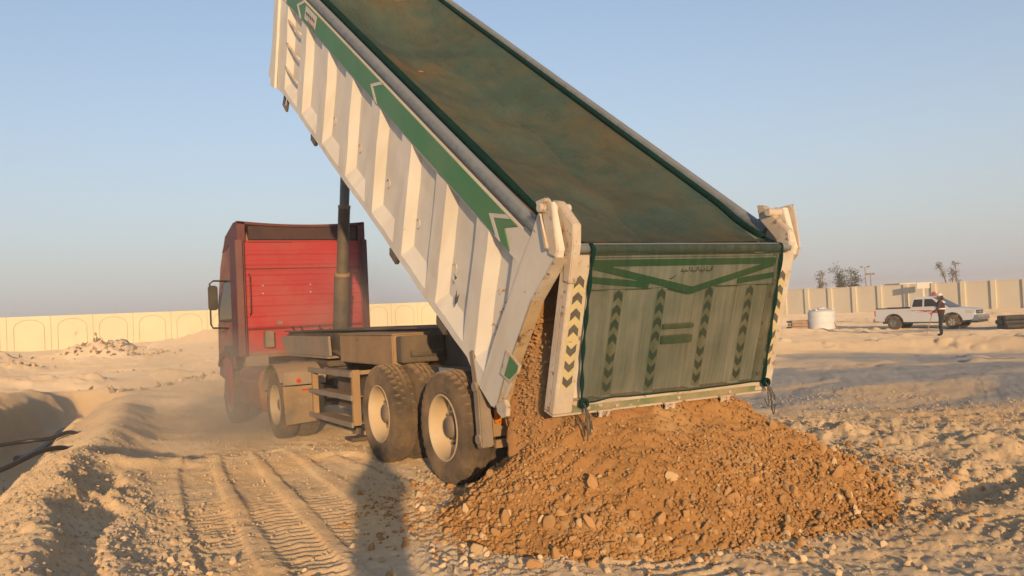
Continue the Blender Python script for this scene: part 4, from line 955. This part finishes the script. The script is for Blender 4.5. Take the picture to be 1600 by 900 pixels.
wall_run('boundary_wall', (62.3, 95.5, -.1), (80.5, 9.0, -.6), 2.55, 33, ('wall_beige', 'post_cream', 'groove'), 'beige panelled boundary wall with pale posts behind the white pickup', False, True)

# ------------------------------------------------------------------ things beyond
def at(px, py, d):          # a place seen in that direction at that distance, used to set things down
    v = fw + r2*((px-800)/FPX) - u2*((py-450)/FPX); return CAM + np.array(v)*d
def ground_at(px, d, y=480):
    p = at(px, y, d); return np.array((p[0], p[1], float(gz(p[0], p[1]))))

# white pickup
def pickup(loc, rz):
    K = .99
    root = thing('pickup_truck', tuple(loc), 'white double-cab pickup with a red stripe parked before the beige wall', 'pickup truck')
    Rz = Matrix.Rotation(rz, 4, 'Z'); L0 = Vector(loc)
    def T(x, y, z): return tuple(L0 + Rz @ Vector((x*K, y*K, z*K)))
    def add(nm, vf, mt, par=root, sm=False, bev=0): return mk(nm, xf(vf, T), mt, par, sm, bev)
    xr, xf_ = -1.50, 1.42; R = .36
    def arch(xc, r=.44): return [(xc+r*math.cos(t), .36+r*math.sin(t)) for t in np.linspace(math.pi*.98, .02*math.pi, 11)]
    low = [(-2.52, .48), (-2.5, .46)] + [(xr-.46, .42)] + arch(xr) + [(xr+.46, .40), (xf_-.46, .38)] + arch(xf_) + [(xf_+.47, .42), (2.36, .46), (2.46, .62), (2.42, .92), (2.3, 1.0), (1.25, 1.10), (1.1, 1.12), (-.62, 1.10), (-2.5, 1.10)]
    body = add('body', prism(low, -.83, .83, 1), 'car_white', bev=.05, sm='auto')
    # cabin, narrower at the roof
    V = []
    for y0, y1 in ((-.80, -.64), (.80, .64)):
        V += [(-.68, y0, 1.09), (1.28, y0, 1.09), (.42, y1, 1.66), (.10, y1, 1.70), (-.45, y1, 1.68), (-.62, y1, 1.60)]
    F = [(0, 1, 2, 3, 4, 5), (11, 10, 9, 8, 7, 6)] + [(k, (k+1) % 6, 6+(k+1) % 6, 6+k) for k in range(6)]
    add('cabin', (V, F), 'car_white', root, 'auto', .03)
    def sidep(x, z, s, o=.012): t = (z-1.09)/.6; return (x, s*((.80-.16*t)+o), z)
    for s in (-1, 1):
        for nm, q in (('rear_window', [(-.55, 1.18), (-.04, 1.18), (-.04, 1.56), (-.46, 1.56)]), ('front_window', [(.06, 1.18), (.90, 1.18), (.42, 1.56), (.06, 1.57)])):
            v = [sidep(x, z, s) for x, z in q] + [sidep(x, z, s, -.01) for x, z in q]
            add(nm, (v, [(0, 1, 2, 3), (7, 6, 5, 4), (0, 4, 5, 1), (1, 5, 6, 2), (2, 6, 7, 3), (3, 7, 4, 0)]), 'glass_dark')
        add('mirror', cbox((.86, s*.90, 1.18), (.10, .16, .17)), 'car_white', root, False, .02)
        add('door_handle', J(cbox((.16, s*.838, .98), (.14, .02, .035)), cbox((-.50, s*.838, .98), (.14, .02, .035))), 'chrome')
        # red swoosh along the flank
        add('stripe', J(prism([(-.95, .985), (-.2, .975), (.25, .93), (.95, .90), (.30, .99), (-.1, 1.005)], s*.8335, s*.8365, 1), prism([(.2, .80), (.95, .86), (1.05, .92), (.55, .90)], s*.8335, s*.8365, 1), prism([(-.4, .90), (.15, .90), (.5, .87), (.1, .94)], s*.8335, s*.8365, 1)), 'lamp_red')
        add('headlight', prism([(2.10, .80), (2.44, .76), (2.455, .92), (2.2, .97), (2.05, .96)], s*.845, s*.52, 1), 'lamp_glass', root, False, .01)
        add('sill', prism([(xr+.5, .40), (xf_-.5, .38), (xf_-.5, .32), (xr+.5, .33)], s*.80, s*.70, 1), 'black_plastic')
        for xc in (xr, xf_):
            add('arch_flare', J(*[prism([(xc+.44*math.cos(t), .36+.44*math.sin(t)), (xc+.44*math.cos(t2), .36+.44*math.sin(t2)), (xc+.50*math.cos(t2), .36+.50*math.sin(t2)), (xc+.50*math.cos(t), .36+.50*math.sin(t))], s*.855, s*.80, 1) for t, t2 in zip(np.linspace(0, math.pi, 9)[:-1], np.linspace(0, math.pi, 9)[1:])]), 'black_plastic')
            ty = [(s*.86, .19), (s*.84, .30), (s*.845, .345), (s*.82, .36), (s*.66, .36), (s*.64, .33), (s*.64, .2)]
            vf = lathe_x(ty, 28); vf = ([(xc+p[1], p[0], .36+p[2]) for p in vf[0]], vf[1])
            wh = add('wheel', vf, 'tyre_rubber', root, 'auto')
            rm = lathe_x([(s*.845, .20), (s*.835, .185), (s*.80, .17), (s*.81, .06), (s*.83, .05), (s*.83, .001)], 20); add('rim', ([(xc+p[1], p[0], .36+p[2]) for p in rm[0]], rm[1]), 'galvanised', wh, 'auto')
            add('spokes', J(*[prism([(xc+.05*math.cos(t-.3), .36+.05*math.sin(t-.3)), (xc+.19*math.cos(t-.13), .36+.19*math.sin(t-.13)), (xc+.19*math.cos(t+.13), .36+.19*math.sin(t+.13)), (xc+.05*math.cos(t+.3), .36+.05*math.sin(t+.3))], s*.838, s*.82, 1) for t in np.arange(6)*math.pi/3]), 'rim_cream' if xc > 0 else 'galvanised', wh)
    w = [(1.30, -.73, 1.13), (1.30, .73, 1.13), (.47, .60, 1.635), (.47, -.60, 1.635)]; w2_ = [(x-.03, y, z-.03) for x, y, z in w]
    add('windscreen', (w+w2_, [(0, 1, 2, 3), (7, 6, 5, 4), (0, 4, 5, 1), (1, 5, 6, 2), (2, 6, 7, 3), (3, 7, 4, 0)]), 'glass_dark')
    add('bed_rail', J(box((-2.46, -.80, 1.102), (-.66, -.74, 1.16)), box((-2.46, .74, 1.102), (-.66, .80, 1.16)), box((-2.4, -.72, 1.101), (-.7, .72, 1.108))), 'black_plastic')
    add('grille', J(box((2.44, -.46, .74), (2.475, .46, .92))), 'black_plastic'); add('grille_bar', J(box((2.476, -.45, .81), (2.485, .45, .85)), box((2.476, -.06, .75), (2.487, .06, .91))), 'chrome')
    add('front_bumper', J(prism([(2.30, .40), (2.62, .42), (2.66, .50), (2.64, .68), (2.47, .70), (2.47, .56)], -.86, .86, 1)), 'chrome', root, 'auto', .02)
    add('bumper_skirt', box((2.2, -.80, .30), (2.58, .80, .41)), 'black_plastic'); add('rear_bumper', box((-2.64, -.80, .42), (-2.50, .80, .58)), 'dusty_grey', root, False, .02)
    add('tail_lamp', J(box((-2.515, -.845, .72), (-2.46, -.70, 1.02)), box((-2.515, .70, .72), (-2.46, .845, 1.02))), 'lamp_red')
    add('underbody', box((-2.2, -.6, .32), (2.2, .6, .45)), 'black_plastic')
    return root
pr = ground_at(1410, 46.6); pf = ground_at(1494, 44.7)
prz = math.atan2(pf[1]-pr[1], pf[0]-pr[0]); mid = (pr+pf)/2; mid[2] = float(gz(mid[0], mid[1]))-.01
pickup(mid, prz)

# people: one skinned surface each
def person(name, loc, rz, joints, edges, parts, label, h=1.72):
    """joints: {name: ((x,y,z), radius)} for a figure facing +x; parts: [(part name, joint ids, material)]"""
    root = thing(name, tuple(loc), label, 'person', None, rz)
    names = list(joints); me = bpy.data.meshes.new('body')
    me.from_pydata([joints[k][0] for k in names], [(names.index(a), names.index(b)) for a, b in edges], [])
    o = bpy.data.objects.new('body', me); COL.objects.link(o); o.parent = root
    md = o.modifiers.new('skin', 'SKIN'); sv = me.skin_vertices[0].data
    for i, k in enumerate(names):
        r = joints[k][1]; sv[i].radius = r if isinstance(r, tuple) else (r, r); sv[i].use_root = (k == 'pelvis')
    md.use_smooth_shade = True
    ss_ = o.modifiers.new('sub', 'SUBSURF'); ss_.levels = 1; ss_.render_levels = 2
    for m_ in parts[0]: me.materials.append(M[m_])
    dg = bpy.context.evaluated_depsgraph_get(); ev = o.evaluated_get(dg); nm = bpy.data.meshes.new_from_object(ev); o.modifiers.clear()
    nm.materials.clear()
    for m_ in parts[0]: nm.materials.append(M[m_])
    for p in nm.polygons: p.material_index = parts[1](p.center); p.use_smooth = True
    o.data = nm
    return root
def lp(nm, vf, mt, root, sm=True):
    o = mk(nm, vf, mt, None, sm); o.parent = root; return o
def ball(c, r, n=10):
    V = [(c[0]+r[0]*math.sin(a)*math.cos(b), c[1]+r[1]*math.sin(a)*math.sin(b), c[2]+r[2]*math.cos(a)) for a in np.linspace(.02, math.pi-.02, n) for b in np.arange(12)*math.pi/6]
    return V, [(i*12+j, i*12+(j+1) % 12, (i+1)*12+(j+1) % 12, (i+1)*12+j) for i in range(n-1) for j in range(12)] + [tuple(range(12))[::-1], tuple(range((n-1)*12, n*12))]
def std_joints(lh, rh, le, re):
    Jt = {'pelvis': ((0, 0, .93), (.16, .12)), 'waist': ((0, 0, 1.08), (.155, .12)), 'chest': ((.01, 0, 1.28), (.19, .13)), 'neck0': ((0, 0, 1.43), .075), 'neck': ((.01, 0, 1.50), .058),
          'head': ((.03, 0, 1.58), (.085, .095)), 'crown': ((.025, 0, 1.68), (.075, .085)),
          'hipl': ((0, .10, .88), .105), 'kneel': ((.03, .12, .48), .07), 'ankl': ((0, .13, .09), .05), 'toel': ((.15, .15, .04), .042),
          'hipr': ((0, -.10, .88), .105), 'kneer': ((.06, -.12, .48), .07), 'ankr': ((.05, -.14, .09), .05), 'toer': ((.20, -.16, .04), .042),
          'shl': ((0, .19, 1.38), .072), 'ell': (le, .05), 'hal': (lh, .036), 'shr': ((0, -.19, 1.38), .072), 'elr': (re, .05), 'har': (rh, .036)}
    ed = [('pelvis', 'waist'), ('waist', 'chest'), ('chest', 'neck0'), ('neck0', 'neck'), ('neck', 'head'), ('head', 'crown'), ('pelvis', 'hipl'), ('hipl', 'kneel'), ('kneel', 'ankl'), ('ankl', 'toel'),
          ('pelvis', 'hipr'), ('hipr', 'kneer'), ('kneer', 'ankr'), ('ankr', 'toer'), ('neck0', 'shl'), ('shl', 'ell'), ('ell', 'hal'), ('neck0', 'shr'), ('shr', 'elr'), ('elr', 'har')]
    return Jt, ed
def hand(root, c, d, mt='skin'):
    """palm with four fingers and a thumb, curled along d"""
    c = Vector(c); d = Vector(d).normalized(); s = d.cross(Vector((0, 0, 1)));  s = s.normalized() if s.length > .1 else Vector((1, 0, 0)); n_ = s.cross(d)
    vf = [tube([tuple(c-d*.02), tuple(c+d*.03), tuple(c+d*.075)], [.030, .038, .034], 8)]
    for k, l in enumerate((.065, .078, .072, .056)):
        b = c+d*.07+s*(.027-.018*k); vf.append(tube([tuple(b), tuple(b+d*l*.5-n_*.012), tuple(b+d*l*.75-n_*.04), tuple(b+d*l*.6-n_*.06)], [.0095, .009, .008, .006], 6))
    b = c+d*.02+s*.034; vf.append(tube([tuple(b), tuple(b+d*.03+s*.02-n_*.01), tuple(b+d*.055+s*.012-n_*.03)], [.012, .010, .008], 6))
    return lp('hand', J(*vf), mt, root)
def face(root, c, mt='skin'):
    lp('ear', J(ball((c[0]-.01, .083, c[2]), (.02, .012, .032), 6), ball((c[0]-.01, -.083, c[2]), (.02, .012, .032), 6)), mt, root)
    lp('nose', ball((c[0]+.092, 0, c[2]-.01), (.022, .015, .025), 6), mt, root)
    lp('eye', J(ball((c[0]+.082, .032, c[2]+.02), (.012, .014, .009), 6), ball((c[0]+.082, -.032, c[2]+.02), (.012, .014, .009), 6)), 'hair', root)
    lp('mouth', ball((c[0]+.086, 0, c[2]-.055), (.008, .025, .006), 6), 'scarf', root)
Jt, ed = std_joints((.30, .26, .98), (.10, -.36, .92), (.10, .33, 1.12), (-.02, -.33, 1.15))
wl_ = ground_at(1470, 38.2)
# stands facing away to the left, leaning on a staff
worker = person('person', wl_, math.atan2(fw.y, fw.x)+1.05, Jt, ed, (['shirt', 'vest', 'cloth_dark', 'skin'], lambda c: 3 if c.z > 1.48 else (2 if c.z < .92 and abs(c.y) < .26 else (0 if abs(c.y) > .22 else 1))), 'worker in a dark red vest leaning on a stick in front of the pickup')
lp('hard_hat', J(ball((.025, 0, 1.70), (.115, .105, .075), 8), ball((.05, 0, 1.675), (.15, .115, .014), 5)), 'helmet', worker)
lp('head_scarf', J(ball((-.02, 0, 1.56), (.10, .105, .12), 8)), 'vest', worker); worker.scale = (1.12, 1.12, 1.06)
lp('vest_band', J(tube([(0, 0, 1.10), (0, 0, 1.15)], .178, 16)), 'reflective', worker, 'auto')
lp('vest_patch', J(tube([(-.05, .12, 1.445), (-.15, .12, 1.36)], .032, 8), tube([(-.05, -.12, 1.445), (-.15, -.12, 1.36)], .032, 8)), 'reflective', worker)
face(worker, (.03, 0, 1.60)); hand(worker, (.30, .26, .98), (.5, -.1, -.9)); hand(worker, (.10, -.36, .92), (.2, 0, -1)); 
lp('sleeve_cuff', J(tube([(.045, -.345, 1.05), (.09, -.357, .95)], .046, 8)), 'reflective', worker)
stick = mk('walking_stick', tube([tuple(np.array(wl_)+np.array(p)) for p in [(q[0]*math.cos(worker.rotation_euler.z)-q[1]*math.sin(worker.rotation_euler.z), q[0]*math.sin(worker.rotation_euler.z)+q[1]*math.cos(worker.rotation_euler.z), q[2]) for q in ((.33, .25, 1.02), (.62, .36, -.02))]], .018, 8), 'wood')
tag(stick, 'long pale wooden stick in the hand of the worker in the vest', 'stick')
# another man stands behind the pickup, only head and shoulders over its roof
Jt, ed = std_joints((.12, .30, .95), (.12, -.30, .95), (.02, .30, 1.14), (.02, -.30, 1.14))
p2 = ground_at(1461, 50.6); p2[2] += .12
man = person('person', p2, math.atan2(fw.y, fw.x)-1.3, Jt, ed, (['shirt', 'cloth_dark', 'skin'], lambda c: 2 if c.z > 1.48 else (1 if c.z < .9 and abs(c.y) < .24 else 0)), 'man in a red headscarf whose head shows above the pickup roof')
lp('head_scarf', J(ball((-.03, 0, 1.62), (.13, .12, .14), 8), tube([(-.06, 0, 1.56), (-.10, 0, 1.36)], [.10, .14], 10)), 'scarf', man); face(man, (.03, 0, 1.60)); hand(man, (.12, .30, .95), (.2, 0, -1)); hand(man, (.12, -.30, .95), (.2, 0, -1))
# the photographer, whose shadow falls towards the wheels: just behind the camera
pl_ = Vector((CAM[0], CAM[1], 0)) - Vector((ld.x, ld.y, 0)).normalized()*.34 + Vector((.0, .0, 0))
pl_.z = float(gz(pl_.x, pl_.y))-.01
Jt, ed = std_joints((.20, .07, 1.52), (.20, -.07, 1.52), (.16, .26, 1.24), (.16, -.26, 1.24))
ph = person('person', pl_, math.atan2(ld.y, ld.x), Jt, ed, (['shirt', 'cloth_dark', 'skin'], lambda c: 2 if c.z > 1.48 else (1 if c.z < .92 else 0)), 'photographer standing just behind the camera, seen only by the shadow')
lp('robe', xf(([(p[1]*.62, p[2], p[0]) for p in lathe_x([(.06, .20), (.5, .195), (.95, .19), (1.25, .215), (1.40, .19), (1.47, .08)], 24)[0]], lathe_x([(.06, .20), (.5, .195), (.95, .19), (1.25, .215), (1.40, .19), (1.47, .08)], 24)[1]), lambda a, b, c: (a, b, c)), 'shirt', ph)
lp('hair', ball((.0, 0, 1.665), (.10, .09, .09), 8), 'hair', ph); face(ph, (.03, 0, 1.60)); hand(ph, (.20, .07, 1.52), (.5, -.2, .6)); hand(ph, (.20, -.07, 1.52), (.5, .2, .6))

# water tank
tp = ground_at(1283, 50.0)
tk = thing('water_tank', tuple(tp), 'white plastic water tank standing on the sand left of the pickup', 'water tank')
vf = lathe_x([(-.02, .70), (0, .74), (.30, .75), (.31, .735), (.36, .735), (.37, .75), (.70, .75), (.71, .735), (.76, .735), (.77, .75), (.98, .74), (1.06, .66), (1.13, .42), (1.15, .30), (1.16, .001)], 40)
o = mk('shell', ([(p[1], p[2], p[0]) for p in vf[0]], vf[1]), 'tank_white', None, 'auto'); o.parent = tk
o = mk('lug', J(*[cbox((.66*math.cos(t), .66*math.sin(t), 1.10), (.10, .10, .12)) for t in (0.3, 1.9, 3.4, 5.0)]), 'tank_white'); o.parent = tk
vf = lathe_x([(1.15, .24), (1.21, .24), (1.22, .2), (1.23, .001)], 20); o = mk('lid', ([(p[1], p[2], p[0]) for p in vf[0]], vf[1]), 'tank_white', None, 'auto'); o.parent = tk
for (px_, d_, s_, lab, nm, mt, cat) in ((1250, 50.5, (1.1, .8, .55), 'stack of brown planks lying left of the white tank', 'plank', 'wood', 'planks'), (1591, 40.5, (1.6, 1.0, .55), 'dark block of black pipe bundles at the right edge beyond the berm', 'pipe', 'black_plastic', 'pipes')):
    g_ = ground_at(px_, d_); rt_ = thing(nm+'_stack', tuple(g_), lab, cat, None, -YAW)
    for r_ in range(3):
        for c_ in range(4):
            if nm == 'plank': vf = cbox((rng.uniform(-.06, .06), (c_-1.5)*.2, .09+r_*.17), (s_[0]*1.2, .17, .13))
            else: vf = tube([(-s_[0]/2+rng.uniform(-.08, .08), (c_-1.5)*.24+.12*(r_ % 2), .12+r_*.2), (s_[0]/2, (c_-1.5)*.24+.12*(r_ % 2), .12+r_*.2)], .115, 10)
            o = mk(nm, vf, mt); o.parent = rt_
pp = ground_at(1303, 49.4); o = mk('leaning_post', tube([tuple(pp+np.array((.25, 0, -.05))), tuple(pp+np.array((0, .1, .55)))], .04, 8), 'wood'); tag(o, 'short dark stake leaning beside the white water tank', 'stake')

# trees beyond the wall
def tree(px_, d_, hgt, spread, lean, n, mt, label, seed, bare=False):
    r = np.random.default_rng(seed); g_ = ground_at(px_, d_); g_[2] = -.4
    root = thing('tree', tuple(g_), label, 'tree', 'trees beyond the beige wall')
    side = np.array((rt.x, rt.y, 0)); vfs = []; tips = []
    for k in range(4 if not bare else 3):
        l = lean + r.uniform(-.35, .35); top = side*(l*hgt*.8) + np.array((r.uniform(-.4, .4), r.uniform(-.4, .4), hgt*r.uniform(.75, 1.0)))
        pts = spline([np.zeros(3), top*.35+np.array((0, 0, .25))+r.normal(size=3)*.1, top*.7+r.normal(size=3)*.15, top], 5)
        vfs.append(tube(pts, list(np.linspace(.13, .02, len(pts))), 6))
        for q in range(14):
            t = r.uniform(.35, 1.0); b = np.array(pts[int(t*(len(pts)-1))]); e_ = b + r.normal(size=3)*np.array((.6, .6, .35))*spread*.55 + side*lean*.5 + np.array((0, 0, .2))
            vfs.append(tube([tuple(b), tuple((b+e_)/2+np.array((0, 0, .1))), tuple(e_)], [.03, .02, .008], 4)); tips += [(b+e_)/2, e_]
    tips = np.array(tips)
    o = mk('trunk', J(*vfs), 'bark'); o.parent = root
    c = tips[r.integers(0, len(tips), n)] + r.normal(size=(n, 3))*np.array((.22, .22, .20))*spread*.8
    d1 = r.normal(size=(n, 3)); d1 = d1/np.linalg.norm(d1, axis=1)[:, None]; d1[:, 2] = np.abs(d1[:, 2])*.6; d1 += side*lean*.8
    d2 = np.cross(d1, r.normal(size=(n, 3))); d2 /= np.linalg.norm(d2, axis=1)[:, None]
    l = r.uniform(.10, .24, (n, 1)); w = r.uniform(.03, .06, (n, 1))
    co = np.stack([c-d2*w, c+d1*l*.5+d2*0-d2*w*1.2, c+d1*l, c+d1*l*.5+d2*w*1.2], 1).reshape(-1, 3)
    o = grid_mesh('crown', co, np.arange(4*n).reshape(n, 4), mt, smooth=False); o.parent = root
tree(1284, 112, 5.3, .9, -.12, 800, 'leaf_dry', 'thin bare windswept tree left of the bushy tree, above the beige wall', 1, True)
tree(1332, 110, 5.6, 1.25, -.10, 3600, 'leaf', 'bushy dark tree, the largest of those showing above the beige wall', 2)
tree(1494, 102, 5.6, .8, -.10, 800, 'leaf_dry', 'thin bare tree above the wall to the right of the pickup cab', 3, True)
def pole(px_, d_, hgt, kind, label):
    g_ = ground_at(px_, d_); g_[2] = -.4; root = thing('light_pole', tuple(g_), label, 'pole')
    s = np.array((rt.x, rt.y, 0))
    o = mk('mast', tube([(0, 0, 0), (0, 0, hgt)], [.09, .06], 8), 'dusty_grey'); o.parent = root
    o = mk('cross_arm', tube([tuple(-s*.55+np.array((0, 0, hgt))), tuple(s*.55+np.array((0, 0, hgt)))], .05, 6), 'dusty_grey'); o.parent = root
    for q in ((-.5, .5) if kind == 2 else (-.4, 0, .4)):
        o = mk('lamp_head', cbox(tuple(s*q+np.array((0, 0, hgt+.10))), (.34, .30, .16)), 'dusty_grey', None, False, .03); o.parent = root
pole(1355, 125, 5.6, 2, 'tall thin floodlight pole with two lamps behind the beige wall')
pole(1363, 118, 4.4, 3, 'shorter floodlight pole right of the tall one behind the beige wall')
# low building and a white board showing over the wall
g_ = ground_at(1421, 104); g_[2] = -.4; hs = thing('building', tuple(g_), 'low pale flat-roofed building showing just above the beige wall', 'building', None, -YAW)
o = mk('walls', box((-1.8, -2, 0), (1.8, 2, 2.75)), 'wall_cream'); o.parent = hs
o = mk('roof_slab', box((-1.9, -2.1, 2.753), (1.9, 2.1, 2.9)), 'wall_beige'); o.parent = hs
o = mk('door', box((-.4, -2.03, 0), (.5, -2.003, 2.0)), 'wood'); o.parent = hs; o = mk('window', box((.9, -2.03, 1.0), (1.5, -2.003, 1.9)), 'glass_dark'); o.parent = hs
g_ = ground_at(1444, 84); g_[2] = -.4; sb = thing('sign_board', tuple(g_), 'blank cream board on a post rising above the beige wall behind the pickup', 'sign', None, -YAW)
o = mk('board', box((-.62, -.05, 2.15), (.62, .05, 2.75)), 'sign_white', None, False, .03); o.parent = sb; o = mk('post', box((-.10, -.04, 0), (.10, .04, 2.149)), 'sign_white'); o.parent = sb

# hoses along the trench
def hose(pts, r, mt, label):
    o = mk('hose', tube(spline(pts, 10), r, 10), mt, None, True); tag(o, label, 'hose', 'hoses lying along the trench'); return o
def hp(px_, py_, d_, dz=.05):
    p = at(px_, py_, d_); return np.array((p[0], p[1], float(gz(p[0], p[1]))+dz))
hose([(-6.6, 9.9, -.2), (-5.7, 9.9, -.30), (-5.1, 9.7, -.26), (-4.6, 9.35, -.20), (-4.25, 9.4, -.20), (-3.9, 9.6, -.15), (-3.6, 9.8, -.4)], .036, 'hose_black', 'upper black hose crossing the trench at the left edge')
hose([(-6.6, 6.0, -.35), (-5.7, 6.2, -.38), (-5.0, 6.35, -.24), (-4.7, 6.6, -.16), (-4.45, 6.9, -.10), (-4.15, 7.2, -.12), (-3.9, 7.5, -.3)], .038, 'hose_black', 'lower black hose crossing the trench at the left edge')
hose([(a_, b_, float(gz(a_, b_))+.05+c_) for a_, b_, c_ in ((-4.75, 11.2, 0), (-4.5, 12.4, 0), (-4.25, 13.6, 0), (-4.0, 15.0, 0), (-3.75, 16.2, 0), (-3.4, 17.2, 0), (-3.05, 18.0, .02), (-2.75, 18.6, .0), (-2.5, 19.0, -.2))], .055, 'hose_grey', 'grey hose curving up along the floor of the far trench')
hose([(-5.3, .0, -.35), (-5.02, 1.2, -.06), (-4.95, 2.0, -.06), (-5.02, 3.0, -.25), (-5.4, 3.8, -.6)], .055, 'hose_grey', 'thick grey pipe end at the lower left edge of the picture')

# broken rubble dumped on the far ground
def rubble(cx_, cy_, n, rx, ry, smin, smax, label, seed):
    r = np.random.default_rng(seed); root = thing('rubble_heap', (cx_, cy_, float(gz(cx_, cy_))), label, 'rubble')
    for k in range(n):
        x_, y_ = cx_+r.normal()*rx, cy_+r.normal()*ry; q = r.uniform(smin, smax)
        inst('chunk', db[k % 4] if r.uniform() < .55 else gs[k % 4], (x_, y_, float(gz(x_, y_))+q*.25), r.uniform(0, 6, 3), q*np.array((1.3, 1, .6)), root)
db = [rock_mesh('chunk_shape', 500+i, 'debris') for i in range(4)]
rubble(.6, 52.5, 130, 2.2, 1.1, .04, .14, 'heap of broken dark rubble in front of the cream wall at far left', 21)
rubble(1.0, 34.6, 60, 1.7, .35, .03, .10, 'low line of dark rubble strewn across the sand left of the cab', 22)
rubble(-5.0, 41.5, 50, .9, .6, .04, .13, 'broken rubble at the left edge below the cream wall', 23)
rubble(1.3, 24.2, 40, .55, .4, .03, .10, 'pale broken stones beside the front of the red cab', 24)
rubble(-1.9, 20.8, 30, .5, .3, .03, .11, 'loose stones at the far end of the trench', 25)
# ------------------------------------------------------------------ dust kicked up round the tractor, and at the pour
def dust(name, loc, size, dens, label, seed):
    m = bpy.data.materials.new(name); m.use_nodes = True; nt = m.node_tree
    for n_ in list(nt.nodes): nt.nodes.remove(n_)
    out = N(nt, 'ShaderNodeOutputMaterial'); pv = N(nt, 'ShaderNodeVolumePrincipled'); nt.links.new(pv.outputs[0], out.inputs['Volume'])
    pv.inputs['Color'].default_value = (.97, .84, .68, 1); pv.inputs['Anisotropy'].default_value = 0
    tc = N(nt, 'ShaderNodeTexCoord').outputs['Object']
    ln = N(nt, 'ShaderNodeVectorMath', operation='LENGTH'); nt.links.new(tc, ln.inputs[0])
    fall = ramp(nt, ln.outputs['Value'], .98, .25)
    mp = N(nt, 'ShaderNodeMapping'); mp.inputs['Scale'].default_value = size; mp.inputs['Location'].default_value = (seed, seed, 0); nt.links.new(tc, mp.inputs[0])
    d_ = mul(nt, mul(nt, fall, ramp(nt, noise(nt, mp.outputs[0], 1.1, 4, .55), .36, .70)), dens); nt.links.new(d_, pv.inputs['Density'])
    bm = bmesh.new(); bmesh.ops.create_icosphere(bm, subdivisions=3, radius=1); me = bpy.data.meshes.new(name); bm.to_mesh(me); bm.free(); me.materials.append(m)
    o = inst(name, me, loc, (0, 0, 0), size); tag(o, label, 'dust', kind='stuff'); return o
dust('dust_cloud', (-1.9, 6.9, .30), (2.5, 3.6, 1.35), .60, 'thin tan dust drifting round the wheels of the red tractor', 3)
dust('dust_cloud', (.0, 6.6, 1.5), (1.3, 1.9, 1.6), .28, 'faint dust rising behind the red cab round the hydraulic ram', 8)

# the dusty air itself
dust('dust_cloud', (-.75, -1.55, 1.0), (.75, .75, .8), .45, 'puff of brown dust where the soil leaves the body', 5)
hb = mk('haze', box((-640, -640, -3.5), (640, 640, 9.0)), 'ground'); tag(hb, kind='stuff')
hm = bpy.data.materials.new('haze'); hm.use_nodes = True
for n_ in list(hm.node_tree.nodes): hm.node_tree.nodes.remove(n_)
ho = N(hm.node_tree, 'ShaderNodeOutputMaterial'); hv_ = N(hm.node_tree, 'ShaderNodeVolumePrincipled')
hv_.inputs['Color'].default_value = (.92, .88, .86, 1); hv_.inputs['Density'].default_value = .0016
hm.node_tree.links.new(hv_.outputs[0], ho.inputs['Volume']); hb.data.materials.clear(); hb.data.materials.append(hm)
